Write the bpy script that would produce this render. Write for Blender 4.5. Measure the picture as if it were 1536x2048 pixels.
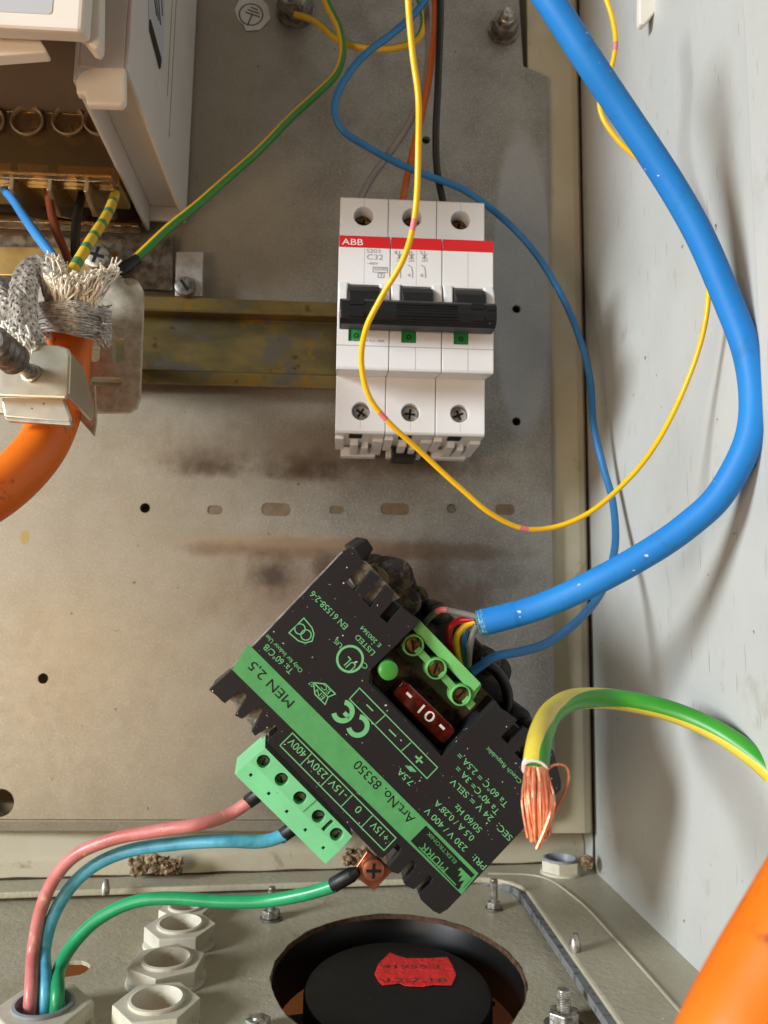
import bpy, bmesh, math, random
from mathutils import Vector, Matrix
from mathutils.geometry import tessellate_polygon
random.seed(7)
SC = bpy.context.scene
for o in list(bpy.data.objects): bpy.data.objects.remove(o)
COL = SC.collection
MM = 0.001
V = Vector

# ------------------------------------------------------------------ camera
F_PX, CAM_D = 1650.0, 325.0          # focal length in photo pixels, camera distance to mounting plate (mm)
YAW, PITCH, ROLL = [math.radians(a) for a in (3.06, 7.66, -0.82)]
_B = Matrix(((1,0,0),(0,0,1),(0,-1,0)))
_Ry = Matrix(((math.cos(YAW),math.sin(YAW),0),(-math.sin(YAW),math.cos(YAW),0),(0,0,1)))
_Rx = Matrix(((1,0,0),(0,math.cos(PITCH),-math.sin(PITCH)),(0,math.sin(PITCH),math.cos(PITCH))))
_Rr = Matrix(((math.cos(ROLL),-math.sin(ROLL),0),(math.sin(ROLL),math.cos(ROLL),0),(0,0,1)))
CM = _Ry @ _Rx @ _B @ _Rr            # photo camera (x right, y down, z forward) -> world
cam_d = bpy.data.cameras.new('camera'); cam = bpy.data.objects.new('camera', cam_d); COL.objects.link(cam)
R4 = (CM @ Matrix(((1,0,0),(0,-1,0),(0,0,-1)))).to_4x4()
cam.matrix_world = Matrix.Translation(V((0,-CAM_D,0))*MM) @ R4
cam_d.sensor_fit = 'HORIZONTAL'; cam_d.sensor_width = 36; cam_d.lens = F_PX/1536*36
cam_d.clip_start = 0.005; cam_d.clip_end = 20
cam_d.dof.use_dof = True; cam_d.dof.focus_distance = 0.232; cam_d.dof.aperture_fstop = 30
SC.camera = cam
SC.render.resolution_x, SC.render.resolution_y = 768, 1024

# ------------------------------------------------------------------ world and lamps
w = bpy.data.worlds.new('World'); SC.world = w; w.use_nodes = True
bg = w.node_tree.nodes['Background']; bg.inputs[0].default_value = (1.0, 0.88, 0.72, 1); bg.inputs[1].default_value = 0.068
KEY_DIR = V((59, 35, -14)).normalized()
def area(name, loc, target, size, power, color, shape='DISK'):
    l = bpy.data.lights.new(name, 'AREA'); l.shape = shape; l.size = size; l.energy = power; l.color = color
    o = bpy.data.objects.new(name, l); COL.objects.link(o); o.location = loc
    o.rotation_euler = (V(target)-V(loc)).to_track_quat('-Z','Y').to_euler(); return o
tgt = V((0.03,-0.03,0.02))
area('window_light', tgt - KEY_DIR*1.5, tgt, 0.42, 29, (0.88,0.95,1.0))
area('warm_room_lamp', (-0.34,-0.58,-0.10), (-0.10,0,0.03), 0.26, 1.7, (1.0,0.80,0.56))
area('overhead_fill', (0.15,-1.1,1.1), (0.0,0,0.0), 0.9, 1.3, (1.0,0.95,0.88))  # unseen overhead fill, added to lift the shaded sides
SC.view_settings.view_transform = 'Standard'; SC.view_settings.look = 'None'
SC.view_settings.gamma = 1; SC.view_settings.exposure = 0.0; SC.view_settings.use_curve_mapping = False
SC.render.engine = 'CYCLES'

# ------------------------------------------------------------------ pixel helpers (mm)
CO = V((0,-CAM_D,0))
def ray(x, y): return CM @ V(((x-768)/F_PX, (y-1024)/F_PX, 1))
def P(x, y, h):                       # point h mm in front of the mounting plate
    d = ray(x,y); return CO + d*((CAM_D-h)/d.y)
def PXw(x, y, X): d = ray(x,y); return CO + d*(X/d.x)
def PZw(x, y, Z): d = ray(x,y); return CO + d*(Z/d.z)
def PL(x, y, o, n): d = ray(x,y); return CO + d*((o-CO).dot(n)/d.dot(n))

# ------------------------------------------------------------------ materials
def lin(c): return tuple(((v/255)/12.92 if v/255 <= .04045 else ((v/255+.055)/1.055)**2.4) for v in c) + (1,)
class NT:
    def __init__(s, name):
        s.m = bpy.data.materials.new(name); s.m.use_nodes = True; s.t = s.m.node_tree
        s.b = s.t.nodes['Principled BSDF']; s.tc = s.t.nodes.new('ShaderNodeTexCoord').outputs['Object']
    def n(s, kind, **kw):
        nd = s.t.nodes.new(kind)
        for k, v in kw.items(): setattr(nd, k, v)
        return nd
    def l(s, a, b): s.t.links.new(a, b)
    def noise(s, scale, detail=4, rough=.6, vec=None, dist=0):
        nd = s.n('ShaderNodeTexNoise'); nd.inputs['Scale'].default_value = scale; nd.inputs['Detail'].default_value = detail
        nd.inputs['Roughness'].default_value = rough; nd.inputs['Distortion'].default_value = dist
        s.l(vec or s.tc, nd.inputs['Vector']); return nd.outputs['Fac']
    def ramp(s, fac, a, b):
        nd = s.n('ShaderNodeMapRange', interpolation_type='SMOOTHSTEP'); s.l(fac, nd.inputs['Value'])
        nd.inputs['From Min'].default_value = a; nd.inputs['From Max'].default_value = b; return nd.outputs['Result']
    def mul(s, a, k):
        nd = s.n('ShaderNodeMath', operation='MULTIPLY'); s.l(a, nd.inputs[0])
        if isinstance(k, (int,float)): nd.inputs[1].default_value = k
        else: s.l(k, nd.inputs[1])
        return nd.outputs[0]
    def mix(s, fac, a, b, mode='MIX'):
        nd = s.n('ShaderNodeMix', data_type='RGBA', blend_type=mode)
        if isinstance(fac, (int,float)): nd.inputs[0].default_value = fac
        else: s.l(fac, nd.inputs[0])
        for i, c in ((6,a),(7,b)):
            if isinstance(c, tuple): nd.inputs[i].default_value = c
            else: s.l(c, nd.inputs[i])
        return nd.outputs[2]
    def map(s, scale, loc=(0,0,0), rot=(0,0,0)):
        nd = s.n('ShaderNodeMapping'); nd.inputs['Scale'].default_value = scale; nd.inputs['Location'].default_value = loc
        nd.inputs['Rotation'].default_value = rot; s.l(s.tc, nd.inputs['Vector']); return nd.outputs[0]
    def bump(s, h, strength, dist=.0003, prev=None):
        nd = s.n('ShaderNodeBump'); nd.inputs['Strength'].default_value = strength; nd.inputs['Distance'].default_value = dist
        s.l(h, nd.inputs['Height'])
        if prev: s.l(prev, nd.inputs['Normal'])
        return nd.outputs[0]
    def blob(s, cx, cz, rx, rz, e0=1.0, e1=.3, wob=None, axes=(0,2)):
        # soft ellipse mask in object metres; value 1 inside
        sep = s.n('ShaderNodeSeparateXYZ'); s.l(s.tc, sep.inputs[0])
        q = []
        for ax, c, r in ((axes[0],cx,rx),(axes[1],cz,rz)):
            a = s.n('ShaderNodeMath', operation='SUBTRACT'); s.l(sep.outputs[ax], a.inputs[0]); a.inputs[1].default_value = c
            b_ = s.n('ShaderNodeMath', operation='DIVIDE'); s.l(a.outputs[0], b_.inputs[0]); b_.inputs[1].default_value = r
            p = s.n('ShaderNodeMath', operation='POWER'); s.l(s.mul(b_.outputs[0], b_.outputs[0]), p.inputs[0]); p.inputs[1].default_value = 1.0
            q.append(p.outputs[0])
        ad = s.n('ShaderNodeMath', operation='ADD'); s.l(q[0], ad.inputs[0]); s.l(q[1], ad.inputs[1])
        sq = s.n('ShaderNodeMath', operation='SQRT'); s.l(ad.outputs[0], sq.inputs[0])
        out = sq.outputs[0]
        if wob:
            ad2 = s.n('ShaderNodeMath', operation='ADD'); s.l(out, ad2.inputs[0]); s.l(s.mul(s.noise(wob,4,.65), 1.3), ad2.inputs[1])
            sb = s.n('ShaderNodeMath', operation='SUBTRACT'); s.l(ad2.outputs[0], sb.inputs[0]); sb.inputs[1].default_value = .65; out = sb.outputs[0]
        return s.ramp(out, e0, e1)
def simple(name, rgb, rough=.5, metal=0, var=None, bump=None, specks=None, dirt=None, coat=0, trans=0, ior=1.46, spec=.5, rvar=None, sub=0, scratch=None):
    t = NT(name); b = t.b; c = lin(rgb)
    b.inputs['Roughness'].default_value = rough; b.inputs['Metallic'].default_value = metal
    b.inputs['IOR'].default_value = ior; b.inputs['Coat Weight'].default_value = coat
    b.inputs['Transmission Weight'].default_value = trans; b.inputs['Specular IOR Level'].default_value = spec
    if sub: b.inputs['Subsurface Weight'].default_value = sub; b.inputs['Subsurface Radius'].default_value = (1,1,1); b.inputs['Subsurface Scale'].default_value = .001
    col = c
    if var: col = t.mix(t.ramp(t.noise(var[0], 5), .35, .68), col, lin(var[1]))
    if dirt: col = t.mix(t.mul(t.ramp(t.noise(dirt[0], 6, .7, dist=.4), dirt[1], dirt[1]+.14), dirt[3] if len(dirt)>3 else .8), col, lin(dirt[2]))
    if specks:
        col = t.mix(t.mul(t.ramp(t.noise(specks[0], 2, .5), specks[1], specks[1]+.04), .85), col, lin(specks[2]))
    if scratch:
        for k_, (sc_, rot_) in enumerate(scratch[0]):
            col = t.mix(t.mul(t.ramp(t.noise(1, 2, .5, vec=t.map(sc_, (k_*3.1,k_*1.7,k_), rot_)), scratch[1], scratch[1]+.03), scratch[3]), col, lin(scratch[2]))
    if isinstance(col, tuple): b.inputs['Base Color'].default_value = col
    else: t.l(col, b.inputs['Base Color'])
    if rvar:
        mr = t.n('ShaderNodeMapRange'); t.l(t.noise(rvar[0],4), mr.inputs['Value'])
        mr.inputs['To Min'].default_value = rvar[1]; mr.inputs['To Max'].default_value = rvar[2]; t.l(mr.outputs[0], b.inputs['Roughness'])
    if bump: t.l(t.bump(t.noise(bump[0], 3), bump[1], bump[2] if len(bump)>2 else .0003), b.inputs['Normal'])
    return t.m
MT = {}
def mk(k, *a, **kw): MT[k] = simple(k, *a, **kw)
mk('wall_paint', (194,195,191), .42, var=(14,(184,185,180)), bump=(900,.25,.0003), specks=(240,.735,(70,60,45)), dirt=(40,.58,(150,140,118),.4), scratch=([((300,900,60),(.5,0,0)),((300,700,45),(-.35,0,0))],.70,(128,126,120),.55))
mk('back_paint', (190,182,160), .5, var=(25,(178,168,142)), bump=(700,.25), dirt=(60,.60,(120,95,60),.6))
mk('floor_paint', (182,175,153), .36, var=(30,(170,162,138)), bump=(420,.55,.0005), dirt=(70,.62,(110,92,62),.55), specks=(330,.73,(225,220,205)))
mk('gasket', (116,117,118), .8, bump=(900,.6), dirt=(300,.5,(60,60,62)))
mk('zinc', (196,194,188), .38, .5, var=(140,(160,156,146)), rvar=(300,.25,.5))
mk('steel_dark', (142,136,127), .4, .55, var=(300,(85,80,74)), rvar=(500,.25,.55))
mk('bolt_steel', (186,182,174), .32, .6, var=(500,(110,104,95)), rvar=(700,.2,.5))
mk('gold_warm_lit_zinc', (196,170,112), .35, .8, var=(80,(176,148,90)), bump=(1400,.15))  # on the mounting sheet the gold is warm light put into the colour
mk('copper_lug', (205,140,112), .3, .9, var=(250,(170,105,82)), rvar=(500,.2,.5))
mk('copper_wire', (228,132,92), .3, .6, var=(500,(240,164,128)))
mk('brass_screw', (150,118,78), .38, .85, var=(700,(70,50,32)), rvar=(700,.25,.6), bump=(2000,.4))
mk('breaker_white', (226,225,226), .38, var=(20,(219,217,214)), specks=(700,.765,(120,115,105)), bump=(3000,.08), dirt=(90,.70,(190,180,160),.4))
mk('breaker_red', (206,30,34), .4)
mk('print_grey', (150,150,152), .6)
mk('print_white', (235,235,232), .6)
mk('black_plastic', (15,15,17), .42, bump=(1500,.2), specks=(900,.77,(150,150,150)), rvar=(120,.32,.6))
mk('black_gloss', (11,11,12), .35, rvar=(60,.28,.5))
mk('hub_black', (13,13,14), .5, specks=(500,.775,(120,118,112)), rvar=(90,.35,.65))
mk('psu_black', (31,30,32), .46, bump=(2600,.12), specks=(950,.715,(225,225,215)), rvar=(60,.38,.6))
mk('psu_fin', (30,32,38), .4, specks=(950,.715,(190,190,190)), bump=(2600,.15))
mk('psu_rear', (30,27,25), .6, dirt=(110,.50,(95,82,62),.75), bump=(800,.5))
mk('dusty_black', (45,39,33), .85, dirt=(160,.42,(110,94,68),.9), bump=(1200,.9,.0006))
mk('print_green', (90,168,102), .5, var=(300,(84,158,96)), specks=(950,.725,(190,215,190)))
mk('core_metal', (186,186,178), .4, .35, var=(500,(120,120,112)), bump=(1200,.4))
mk('print_green_lines', (116,192,132), .5)
mk('print_black', (22,26,24), .5)
mk('term_mint', (128,212,154), .38, var=(60,(118,200,142)), specks=(800,.76,(60,110,80)), sub=.0, bump=(2200,.08))
mk('term_green', (118,190,112), .42, var=(60,(106,176,100)), dirt=(200,.66,(84,110,66),.5))
mk('term_dark', (34,48,30), .6)
mk('led_green', (72,150,64), .25, coat=.3)
mk('fuse_red', (128,22,16), .2, coat=.5, trans=.5, var=(500,(60,10,8)), bump=(900,.5))
mk('hole_black', (8,8,8), .9)
mk('indicator_green', (40,128,66), .45)
mk('blue_cable', (36,130,204), .52, var=(30,(32,122,200)), specks=(420,.745,(205,222,235)), dirt=(110,.56,(40,96,140),.45), bump=(500,.15), spec=.35)
mk('torn_foil', (120,176,186), .4, var=(600,(50,110,140)), bump=(900,.8))
mk('blue_wire', (42,112,168), .42, var=(60,(36,100,152)))
mk('light_blue_wire', (96,180,208), .36, var=(180,(70,152,180)), dirt=(180,.58,(70,110,112),.5), bump=(900,.15))
mk('pink_wire', (206,128,124), .36, var=(140,(190,108,102)), dirt=(200,.58,(238,196,160),.8), bump=(900,.15))
mk('yellow_wire', (250,200,22), .35, var=(60,(244,188,14)))
mk('pink_mark', (236,128,132), .45)
mk('orange_cable', (240,122,26), .46, var=(30,(238,112,14)), dirt=(150,.56,(120,52,18),.75), bump=(600,.12))
mk('orange_wire', (176,88,30), .42)
mk('grey_wire', (128,122,122), .42)
mk('black_wire', (26,24,24), .38)
mk('brown_wire', (124,62,36), .32)
mk('drive_blue_wire', (60,140,208), .3)
mk('red_wire', (196,26,40), .3)
mk('gy_green', (66,156,50), .36, var=(60,(52,140,40)), dirt=(260,.67,(60,50,40),.7))
mk('gy_yellow', (226,206,84), .38, var=(60,(214,192,64)), dirt=(260,.68,(120,100,60),.6))
mk('gy_green_b', (40,160,104), .32, var=(90,(34,140,88)))
mk('gy_yellow_b', (212,204,110), .36)
mk('drive_yellow', (236,196,64), .36); mk('drive_green', (88,150,92), .36)
mk('gy_green_c', (48,120,40), .36); mk('gy_yellow_c', (220,172,40), .36)
mk('white_core', (236,234,226), .6)
mk('drive_cream', (232,225,212), .45, var=(20,(224,216,202)), bump=(2500,.1))
mk('drive_grey', (216,212,206), .45, bump=(2500,.12), var=(20,(208,203,195)))
mk('drive_dark', (120,108,92), .6)
mk('amber_cover', (196,158,100), .06, trans=.95, ior=1.3, coat=.5)
mk('amber_rib', (150,126,92), .14, trans=.3, ior=1.4, coat=.4)
mk('sticker_silver', (190,192,196), .4)
mk('sticker_white', (215,210,200), .55, dirt=(160,.6,(140,125,100),.6))
mk('sticker_red', (236,52,50), .55, var=(300,(226,44,44)), bump=(350,.8,.0008))
mk('nut_beige', (212,206,188), .5, var=(80,(198,190,168)), dirt=(140,.60,(140,122,90),.6), bump=(900,.2))
mk('gland_grey', (142,146,150), .45, var=(90,(128,132,136)))
mk('braid', (222,218,210), .34, .35, var=(700,(160,155,146)))
mk('fray', (240,230,212), .75)
mk('debris', (104,74,44), .9, var=(420,(176,158,128)), dirt=(260,.5,(60,40,22)), bump=(900,1,.0008))
mk('wood', (168,96,40), .6, var=(20,(140,78,30)))
mk('rust', (96,66,44), .8, var=(500,(54,40,30)))
mk('slot_dirt', (118,102,80), .7, .2, var=(300,(104,88,66)), bump=(900,.3))
mk('seam_dirt', (70,54,34), .9, var=(400,(40,30,20)))
mk('clamp_zinc', (212,207,192), .3, .75, var=(60,(206,196,170)), rvar=(200,.26,.45), specks=(500,.75,(90,85,75)))
mk('bracket_zinc', (214,204,182), .45, .3, var=(300,(180,170,148)), specks=(700,.70,(110,100,82)), rvar=(300,.3,.55))
# galvanised mounting plate: spangle, dust bands, heat marks
def galv():
    t = NT('galvanised_plate'); b = t.b
    vec = t.map((1,1,1))
    c = t.mix(t.ramp(t.noise(55,6,.7), .32, .70), lin((150,147,140)), lin((130,126,118)))
    sp = t.noise(1150, 3, .65)
    c = t.mix(t.mul(t.ramp(sp,.52,.68), .42), c, lin((200,196,184)))
    c = t.mix(t.mul(t.ramp(sp,.46,.30), .4), c, lin((90,84,74)))
    # warm reflected light tinted into the left half against the cleaner strip at the right
    sepx = t.n('ShaderNodeSeparateXYZ'); t.l(t.tc, sepx.inputs[0])
    lw = t.n('ShaderNodeMath', operation='ADD'); t.l(sepx.outputs[0], lw.inputs[0]); t.l(t.mul(t.noise(30,3),.05), lw.inputs[1])
    c = t.mix(t.mul(t.ramp(lw.outputs[0], .075, .015), .55), c, lin((150,136,110)))
    oz = PLATE_BASE[2]*MM; ox = PLATE_BASE[0]*MM
    def st(px, py, rx, ry, col, k, e0=1.0, e1=.35, wob=None):
        nonlocal c
        p = P(px,py,0)*MM; q = P(px+rx,py,0)*MM; r = P(px,py+ry,0)*MM
        c = t.mix(t.mul(t.blob(p.x-ox, p.z-oz, abs(q.x-p.x), abs(r.z-p.z), e0, e1, wob), k), c, lin(col))
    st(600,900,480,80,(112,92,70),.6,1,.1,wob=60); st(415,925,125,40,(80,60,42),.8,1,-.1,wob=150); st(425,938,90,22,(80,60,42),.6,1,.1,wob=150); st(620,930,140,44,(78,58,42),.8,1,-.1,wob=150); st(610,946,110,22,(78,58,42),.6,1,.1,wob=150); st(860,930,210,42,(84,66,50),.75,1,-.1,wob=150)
    st(690,1100,400,26,(112,84,60),.65,1,.5,wob=40); st(640,1180,330,150,(116,88,64),.55,1,.1,wob=50); st(545,1150,62,66,(54,38,26),.8,1,.0,wob=140); st(655,1135,40,44,(70,50,34),.75,1,.2,wob=120); st(560,1080,300,22,(150,128,98),.5,1,.3)
    st(830,1190,240,150,(86,62,46),.9,1,.0,wob=60); st(940,1200,60,50,(90,66,48),.55,wob=120); st(120,1300,260,200,(160,140,104),.2,1,.1,wob=40)
    st(50,1075,10,16,(150,128,70),.9,1,.8)
    st(1045,560,65,350,(168,169,170),.6,1.0,.8); st(560,1560,90,120,(104,84,60),.45,wob=60)
    sm = t.mul(t.ramp(t.noise(190,3,.6),.70,.745), .8); c = t.mix(sm, c, lin((78,66,52)))
    t.l(c, b.inputs['Base Color'])
    b.inputs['Metallic'].default_value = .45
    mr = t.n('ShaderNodeMapRange'); t.l(t.noise(260,3), mr.inputs['Value']); mr.inputs['To Min'].default_value = .36; mr.inputs['To Max'].default_value = .62
    t.l(mr.outputs[0], b.inputs['Roughness'])
    t.l(t.bump(sp, .16, .0002), b.inputs['Normal'])
    return t.m
def rail_mat():
    t = NT('yellow_passivated_rail'); b = t.b
    s1 = t.map((26,60,60))
    n1 = t.noise(1, 4, .6, vec=s1); n2 = t.noise(1.7, 4, .6, vec=t.map((30,50,50),(3,1,5)))
    c = t.mix(t.ramp(n1,.35,.6), lin((104,94,66)), lin((140,120,70)))
    c = t.mix(t.mul(t.ramp(n2,.5,.64),.85), c, lin((108,104,96)))
    c = t.mix(t.mul(t.ramp(t.noise(90,4),.58,.68),.7), c, lin((158,120,46)))
    c = t.mix(t.mul(t.ramp(t.noise(150,5),.64,.7),.7), c, lin((86,52,28)))
    t.l(c, b.inputs['Base Color']); b.inputs['Metallic'].default_value = .75; b.inputs['Roughness'].default_value = .34
    return t.m

# ------------------------------------------------------------------ object helpers
def thing(name, label, cat, base, group=None):
    o = bpy.data.objects.new(name, None); COL.objects.link(o); o.location = V(base)*MM; o.empty_display_size = .01
    o['label'] = label; o['category'] = cat
    if group: o['group'] = group
    o['_b'] = tuple(V(base)); return o
def mesh(name, vf, mat, parent=None, base=None, bevel=0, smooth=None, seg=2, mats=None, fmat=None, uv=None):
    vs, fs = vf[0], vf[1]
    if parent is not None: b0 = V(parent['_b'])
    else:
        if base is None:
            xs = [v.x for v in vs]; ys = [v.y for v in vs]; zs = [v.z for v in vs]
            base = V(((min(xs)+max(xs))/2, (min(ys)+max(ys))/2, min(zs)))
        b0 = V(base)
    me = bpy.data.meshes.new(name); me.from_pydata([tuple((v-b0)*MM) for v in vs], [], fs); me.validate()
    bm = bmesh.new(); bm.from_mesh(me); bmesh.ops.recalc_face_normals(bm, faces=bm.faces) if not (fmat or len(fs) < 2) else None
    bm.to_mesh(me); bm.free()
    for m in (mats or [mat]): me.materials.append(MT[m] if isinstance(m,str) else m)
    if fmat: 
        for p, i in zip(me.polygons, fmat): p.material_index = i
    o = bpy.data.objects.new(name, me); COL.objects.link(o)
    if parent is not None: o.parent = parent
    else: o.location = b0*MM
    o['_b'] = tuple(b0)
    if smooth is not None:
        for p in me.polygons: p.use_smooth = True
        if smooth < 180: me.set_sharp_from_angle(angle=math.radians(smooth))
    if bevel:
        m = o.modifiers.new('bevel','BEVEL'); m.width = bevel*MM; m.segments = seg; m.limit_method = 'ANGLE'; m.angle_limit = math.radians(28)
    return o
def tag(o, label, cat, group=None):
    o['label'] = label; o['category'] = cat
    if group: o['group'] = group
    return o
def struct(o): o['kind'] = 'structure'; return o
def join(*l):
    vs, fs = [], []
    for v, f in l:
        k = len(vs); vs += list(v); fs += [tuple(i+k for i in q) for q in f]
    return vs, fs
X_, Y_, Z_ = V((1,0,0)), V((0,1,0)), V((0,0,1)); OUT = V((0,-1,0))
def box(x0,x1,h0,h1,z0,z1):          # h = distance out from the mounting plate
    vs = [V((x,-h,z)) for z in (z0,z1) for h in (h0,h1) for x in (x0,x1)]
    return vs, [(0,1,3,2),(4,6,7,5),(0,4,5,1),(2,3,7,6),(0,2,6,4),(1,5,7,3)]
def obox(c, a, b, n, ha, hb, n0, n1):
    vs = [c+a*(i*ha)+b*(j*hb)+n*k for k in (n0,n1) for j in (-1,1) for i in (-1,1)]
    return vs, [(0,1,3,2),(4,6,7,5),(0,4,5,1),(2,3,7,6),(0,2,6,4),(1,5,7,3)]
def prism(loops, dvec):              # loops: lists of 3D points (outer, holes...) ; extruded by dvec
    flat = [p for l in loops for p in l]; N = len(flat)
    n = dvec.normalized()
    a = n.orthogonal().normalized(); b = n.cross(a)
    l2 = [[V((p.dot(a), p.dot(b), 0)) for p in l] for l in loops]
    tri = tessellate_polygon(l2)
    vs = flat + [p+dvec for p in flat]
    fs = []
    for t in tri:
        i, j, k = t
        fs.append((i,j,k)); fs.append((k+N,j+N,i+N))
    s = 0
    for l in loops:
        m = len(l)
        for i in range(m): fs.append((s+i, s+(i+1)%m, s+(i+1)%m+N, s+i+N))
        s += m
    return vs, fs
def sheet(loop): return list(loop), [tuple(range(len(loop)))]
def circ(c, a, b, r, n=24, r2=None, ph=0): return [c + a*(r*math.cos(ph+2*math.pi*i/n)) + b*((r2 or r)*math.sin(ph+2*math.pi*i/n)) for i in range(n)]
def rrect(c, a, b, ha, hb, r, n=5):
    out = []
    for sx, sy, a0 in ((1,1,0),(-1,1,90),(-1,-1,180),(1,-1,270)):
        for i in range(n+1):
            t = math.radians(a0+90*i/n); out.append(c + a*(sx*(ha-r)+r*math.cos(t)) + b*(sy*(hb-r)+r*math.sin(t)))
    return out
def lathe(prof, o, ax, n=32, ph=0):  # prof: (radius, height along ax)
    ax = ax.normalized(); a = ax.orthogonal().normalized(); b = ax.cross(a)
    vs, fs = [], []
    for r, z in prof: vs += [o + ax*z + a*(r*math.cos(ph+2*math.pi*i/n)) + b*(r*math.sin(ph+2*math.pi*i/n)) for i in range(n)]
    for k in range(len(prof)-1):
        for i in range(n): fs.append((k*n+i, k*n+(i+1)%n, (k+1)*n+(i+1)%n, (k+1)*n+i))
    fs.append(tuple(range(n-1,-1,-1))); fs.append(tuple((len(prof)-1)*n+i for i in range(n)))
    return vs, fs
def ring(prof, o, ax, n=32, ph=0):   # closed profile -> torus-like
    ax = ax.normalized(); a = ax.orthogonal().normalized(); b = ax.cross(a)
    vs, fs = [], []; m = len(prof)
    for r, z in prof: vs += [o + ax*z + a*(r*math.cos(ph+2*math.pi*i/n)) + b*(r*math.sin(ph+2*math.pi*i/n)) for i in range(n)]
    for k in range(m):
        for i in range(n): fs.append((k*n+i, k*n+(i+1)%n, ((k+1)%m)*n+(i+1)%n, ((k+1)%m)*n+i))
    return vs, fs
def hexring(R, r, h, o, a, b, n, ch=.6): # hex nut with round bore, axis n
    hexl = [o + a*(R*math.cos(math.pi/3*i)) + b*(R*math.sin(math.pi/3*i)) for i in range(6)]
    return prism([hexl, list(reversed(circ(o,a,b,r,24)))], n*h)
def catmull(pts, step=1.0):
    pts = [V(p) for p in pts]; q = [pts[0]*2-pts[1]] + pts + [pts[-1]*2-pts[-2]]; out = []
    for i in range(1, len(q)-2):
        p0,p1,p2,p3 = q[i-1:i+3]
        t0 = 0; t1 = t0+max((p1-p0).length,1e-6)**.5; t2 = t1+max((p2-p1).length,1e-6)**.5; t3 = t2+max((p3-p2).length,1e-6)**.5
        n = max(2, int((p2-p1).length/step))
        for k in range(n):
            t = t1+(t2-t1)*k/n
            A1 = p0*((t1-t)/(t1-t0))+p1*((t-t0)/(t1-t0)); A2 = p1*((t2-t)/(t2-t1))+p2*((t-t1)/(t2-t1)); A3 = p2*((t3-t)/(t3-t2))+p3*((t-t2)/(t3-t2))
            B1 = A1*((t2-t)/(t2-t0))+A2*((t-t0)/(t2-t0)); B2 = A2*((t3-t)/(t3-t1))+A3*((t-t1)/(t3-t1))
            out.append(B1*((t2-t)/(t2-t1))+B2*((t-t1)/(t2-t1)))
    out.append(pts[-1]); return out
def sweep(path, r, seg=14, fm=None, cap=True, ref=OUT):
    n = len(path); vs, fs, fi = [], [], []; s = 0
    lens = [0]
    for i in range(1,n): lens.append(lens[-1]+(path[i]-path[i-1]).length)
    prev = None
    for i, p in enumerate(path):
        t = (path[min(i+1,n-1)]-path[max(i-1,0)]).normalized()
        a = (ref - t*ref.dot(t))
        if a.length < .25 and prev is not None: a = prev - t*prev.dot(t)
        elif a.length < 1e-4: a = t.orthogonal()
        a.normalize(); prev = a; b = t.cross(a)
        rr = r(lens[i]/lens[-1]) if callable(r) else r
        vs += [p + a*(rr*math.cos(2*math.pi*k/seg)) + b*(rr*math.sin(2*math.pi*k/seg)) for k in range(seg)]
    for i in range(n-1):
        for k in range(seg):
            fs.append((i*seg+k, i*seg+(k+1)%seg, (i+1)*seg+(k+1)%seg, (i+1)*seg+k))
            if fm: fi.append(fm((k+.5)/seg*360, (lens[i]+lens[i+1])/2, path[i]))
    if cap:
        fs.append(tuple(range(seg-1,-1,-1))); fs.append(tuple((n-1)*seg+k for k in range(seg)))
        if fm: fi += [0,0]
    return vs, fs, fi
def PP(l): return [P(*p) for p in l]
def wire(name, pts, r, mats, label=None, cat='wire', parent=None, fm=None, seg=14, step=1.2, group=None):
    path = catmull(PP(pts) if not isinstance(pts[0], V) else pts, step)
    ph = random.uniform(0,6); acc = 0; q_ = []
    for i, p in enumerate(path):           # small kinks of a handled wire
        if i: acc += (p-path[i-1]).length
        q_.append(p + V((.16*math.sin(acc/7.3+ph), .12*math.sin(acc/9.1+2*ph), .16*math.sin(acc/5.7+1.3*ph))))
    v, f, fi = sweep(q_, r, seg, fm)
    o = mesh(name, (v,f), None, parent, mats=mats if isinstance(mats,list) else [mats], fmat=fi or None, smooth=50)
    if label: tag(o, label, cat, group)
    return o
_DG = None
def to_mesh(o):
    dg = bpy.context.evaluated_depsgraph_get(); me = bpy.data.meshes.new_from_object(o.evaluated_get(dg)); return me
BOLD = 0.0
def glyphs(txt):
    c = bpy.data.curves.new('t','FONT'); c.body = txt; c.size = 1; c.offset = BOLD; o = bpy.data.objects.new('t', c); COL.objects.link(o)
    me = to_mesh(o); bpy.data.objects.remove(o); vs = [v.co.copy() for v in me.vertices]; fs = [tuple(p.vertices) for p in me.polygons]
    bpy.data.meshes.remove(me); return vs, fs
CAP = max(v.y for v in glyphs('H')[0])
def text(txt, p0, p1, n, cap, mat, parent, lift=.05, name='printed_text', width=None, shear=0):
    vs, fs = glyphs(txt); x0 = min(v.x for v in vs); x1 = max(v.x for v in vs)
    u = p1-p0; W = u.length; u = u.normalized(); v_ = n.cross(u).normalized()
    out = [p0 + u*((v.x-x0)/(x1-x0)*W) + v_*(v.y/CAP*cap) + n*lift for v in vs]
    return mesh(name, (out, fs), mat, parent)
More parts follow.
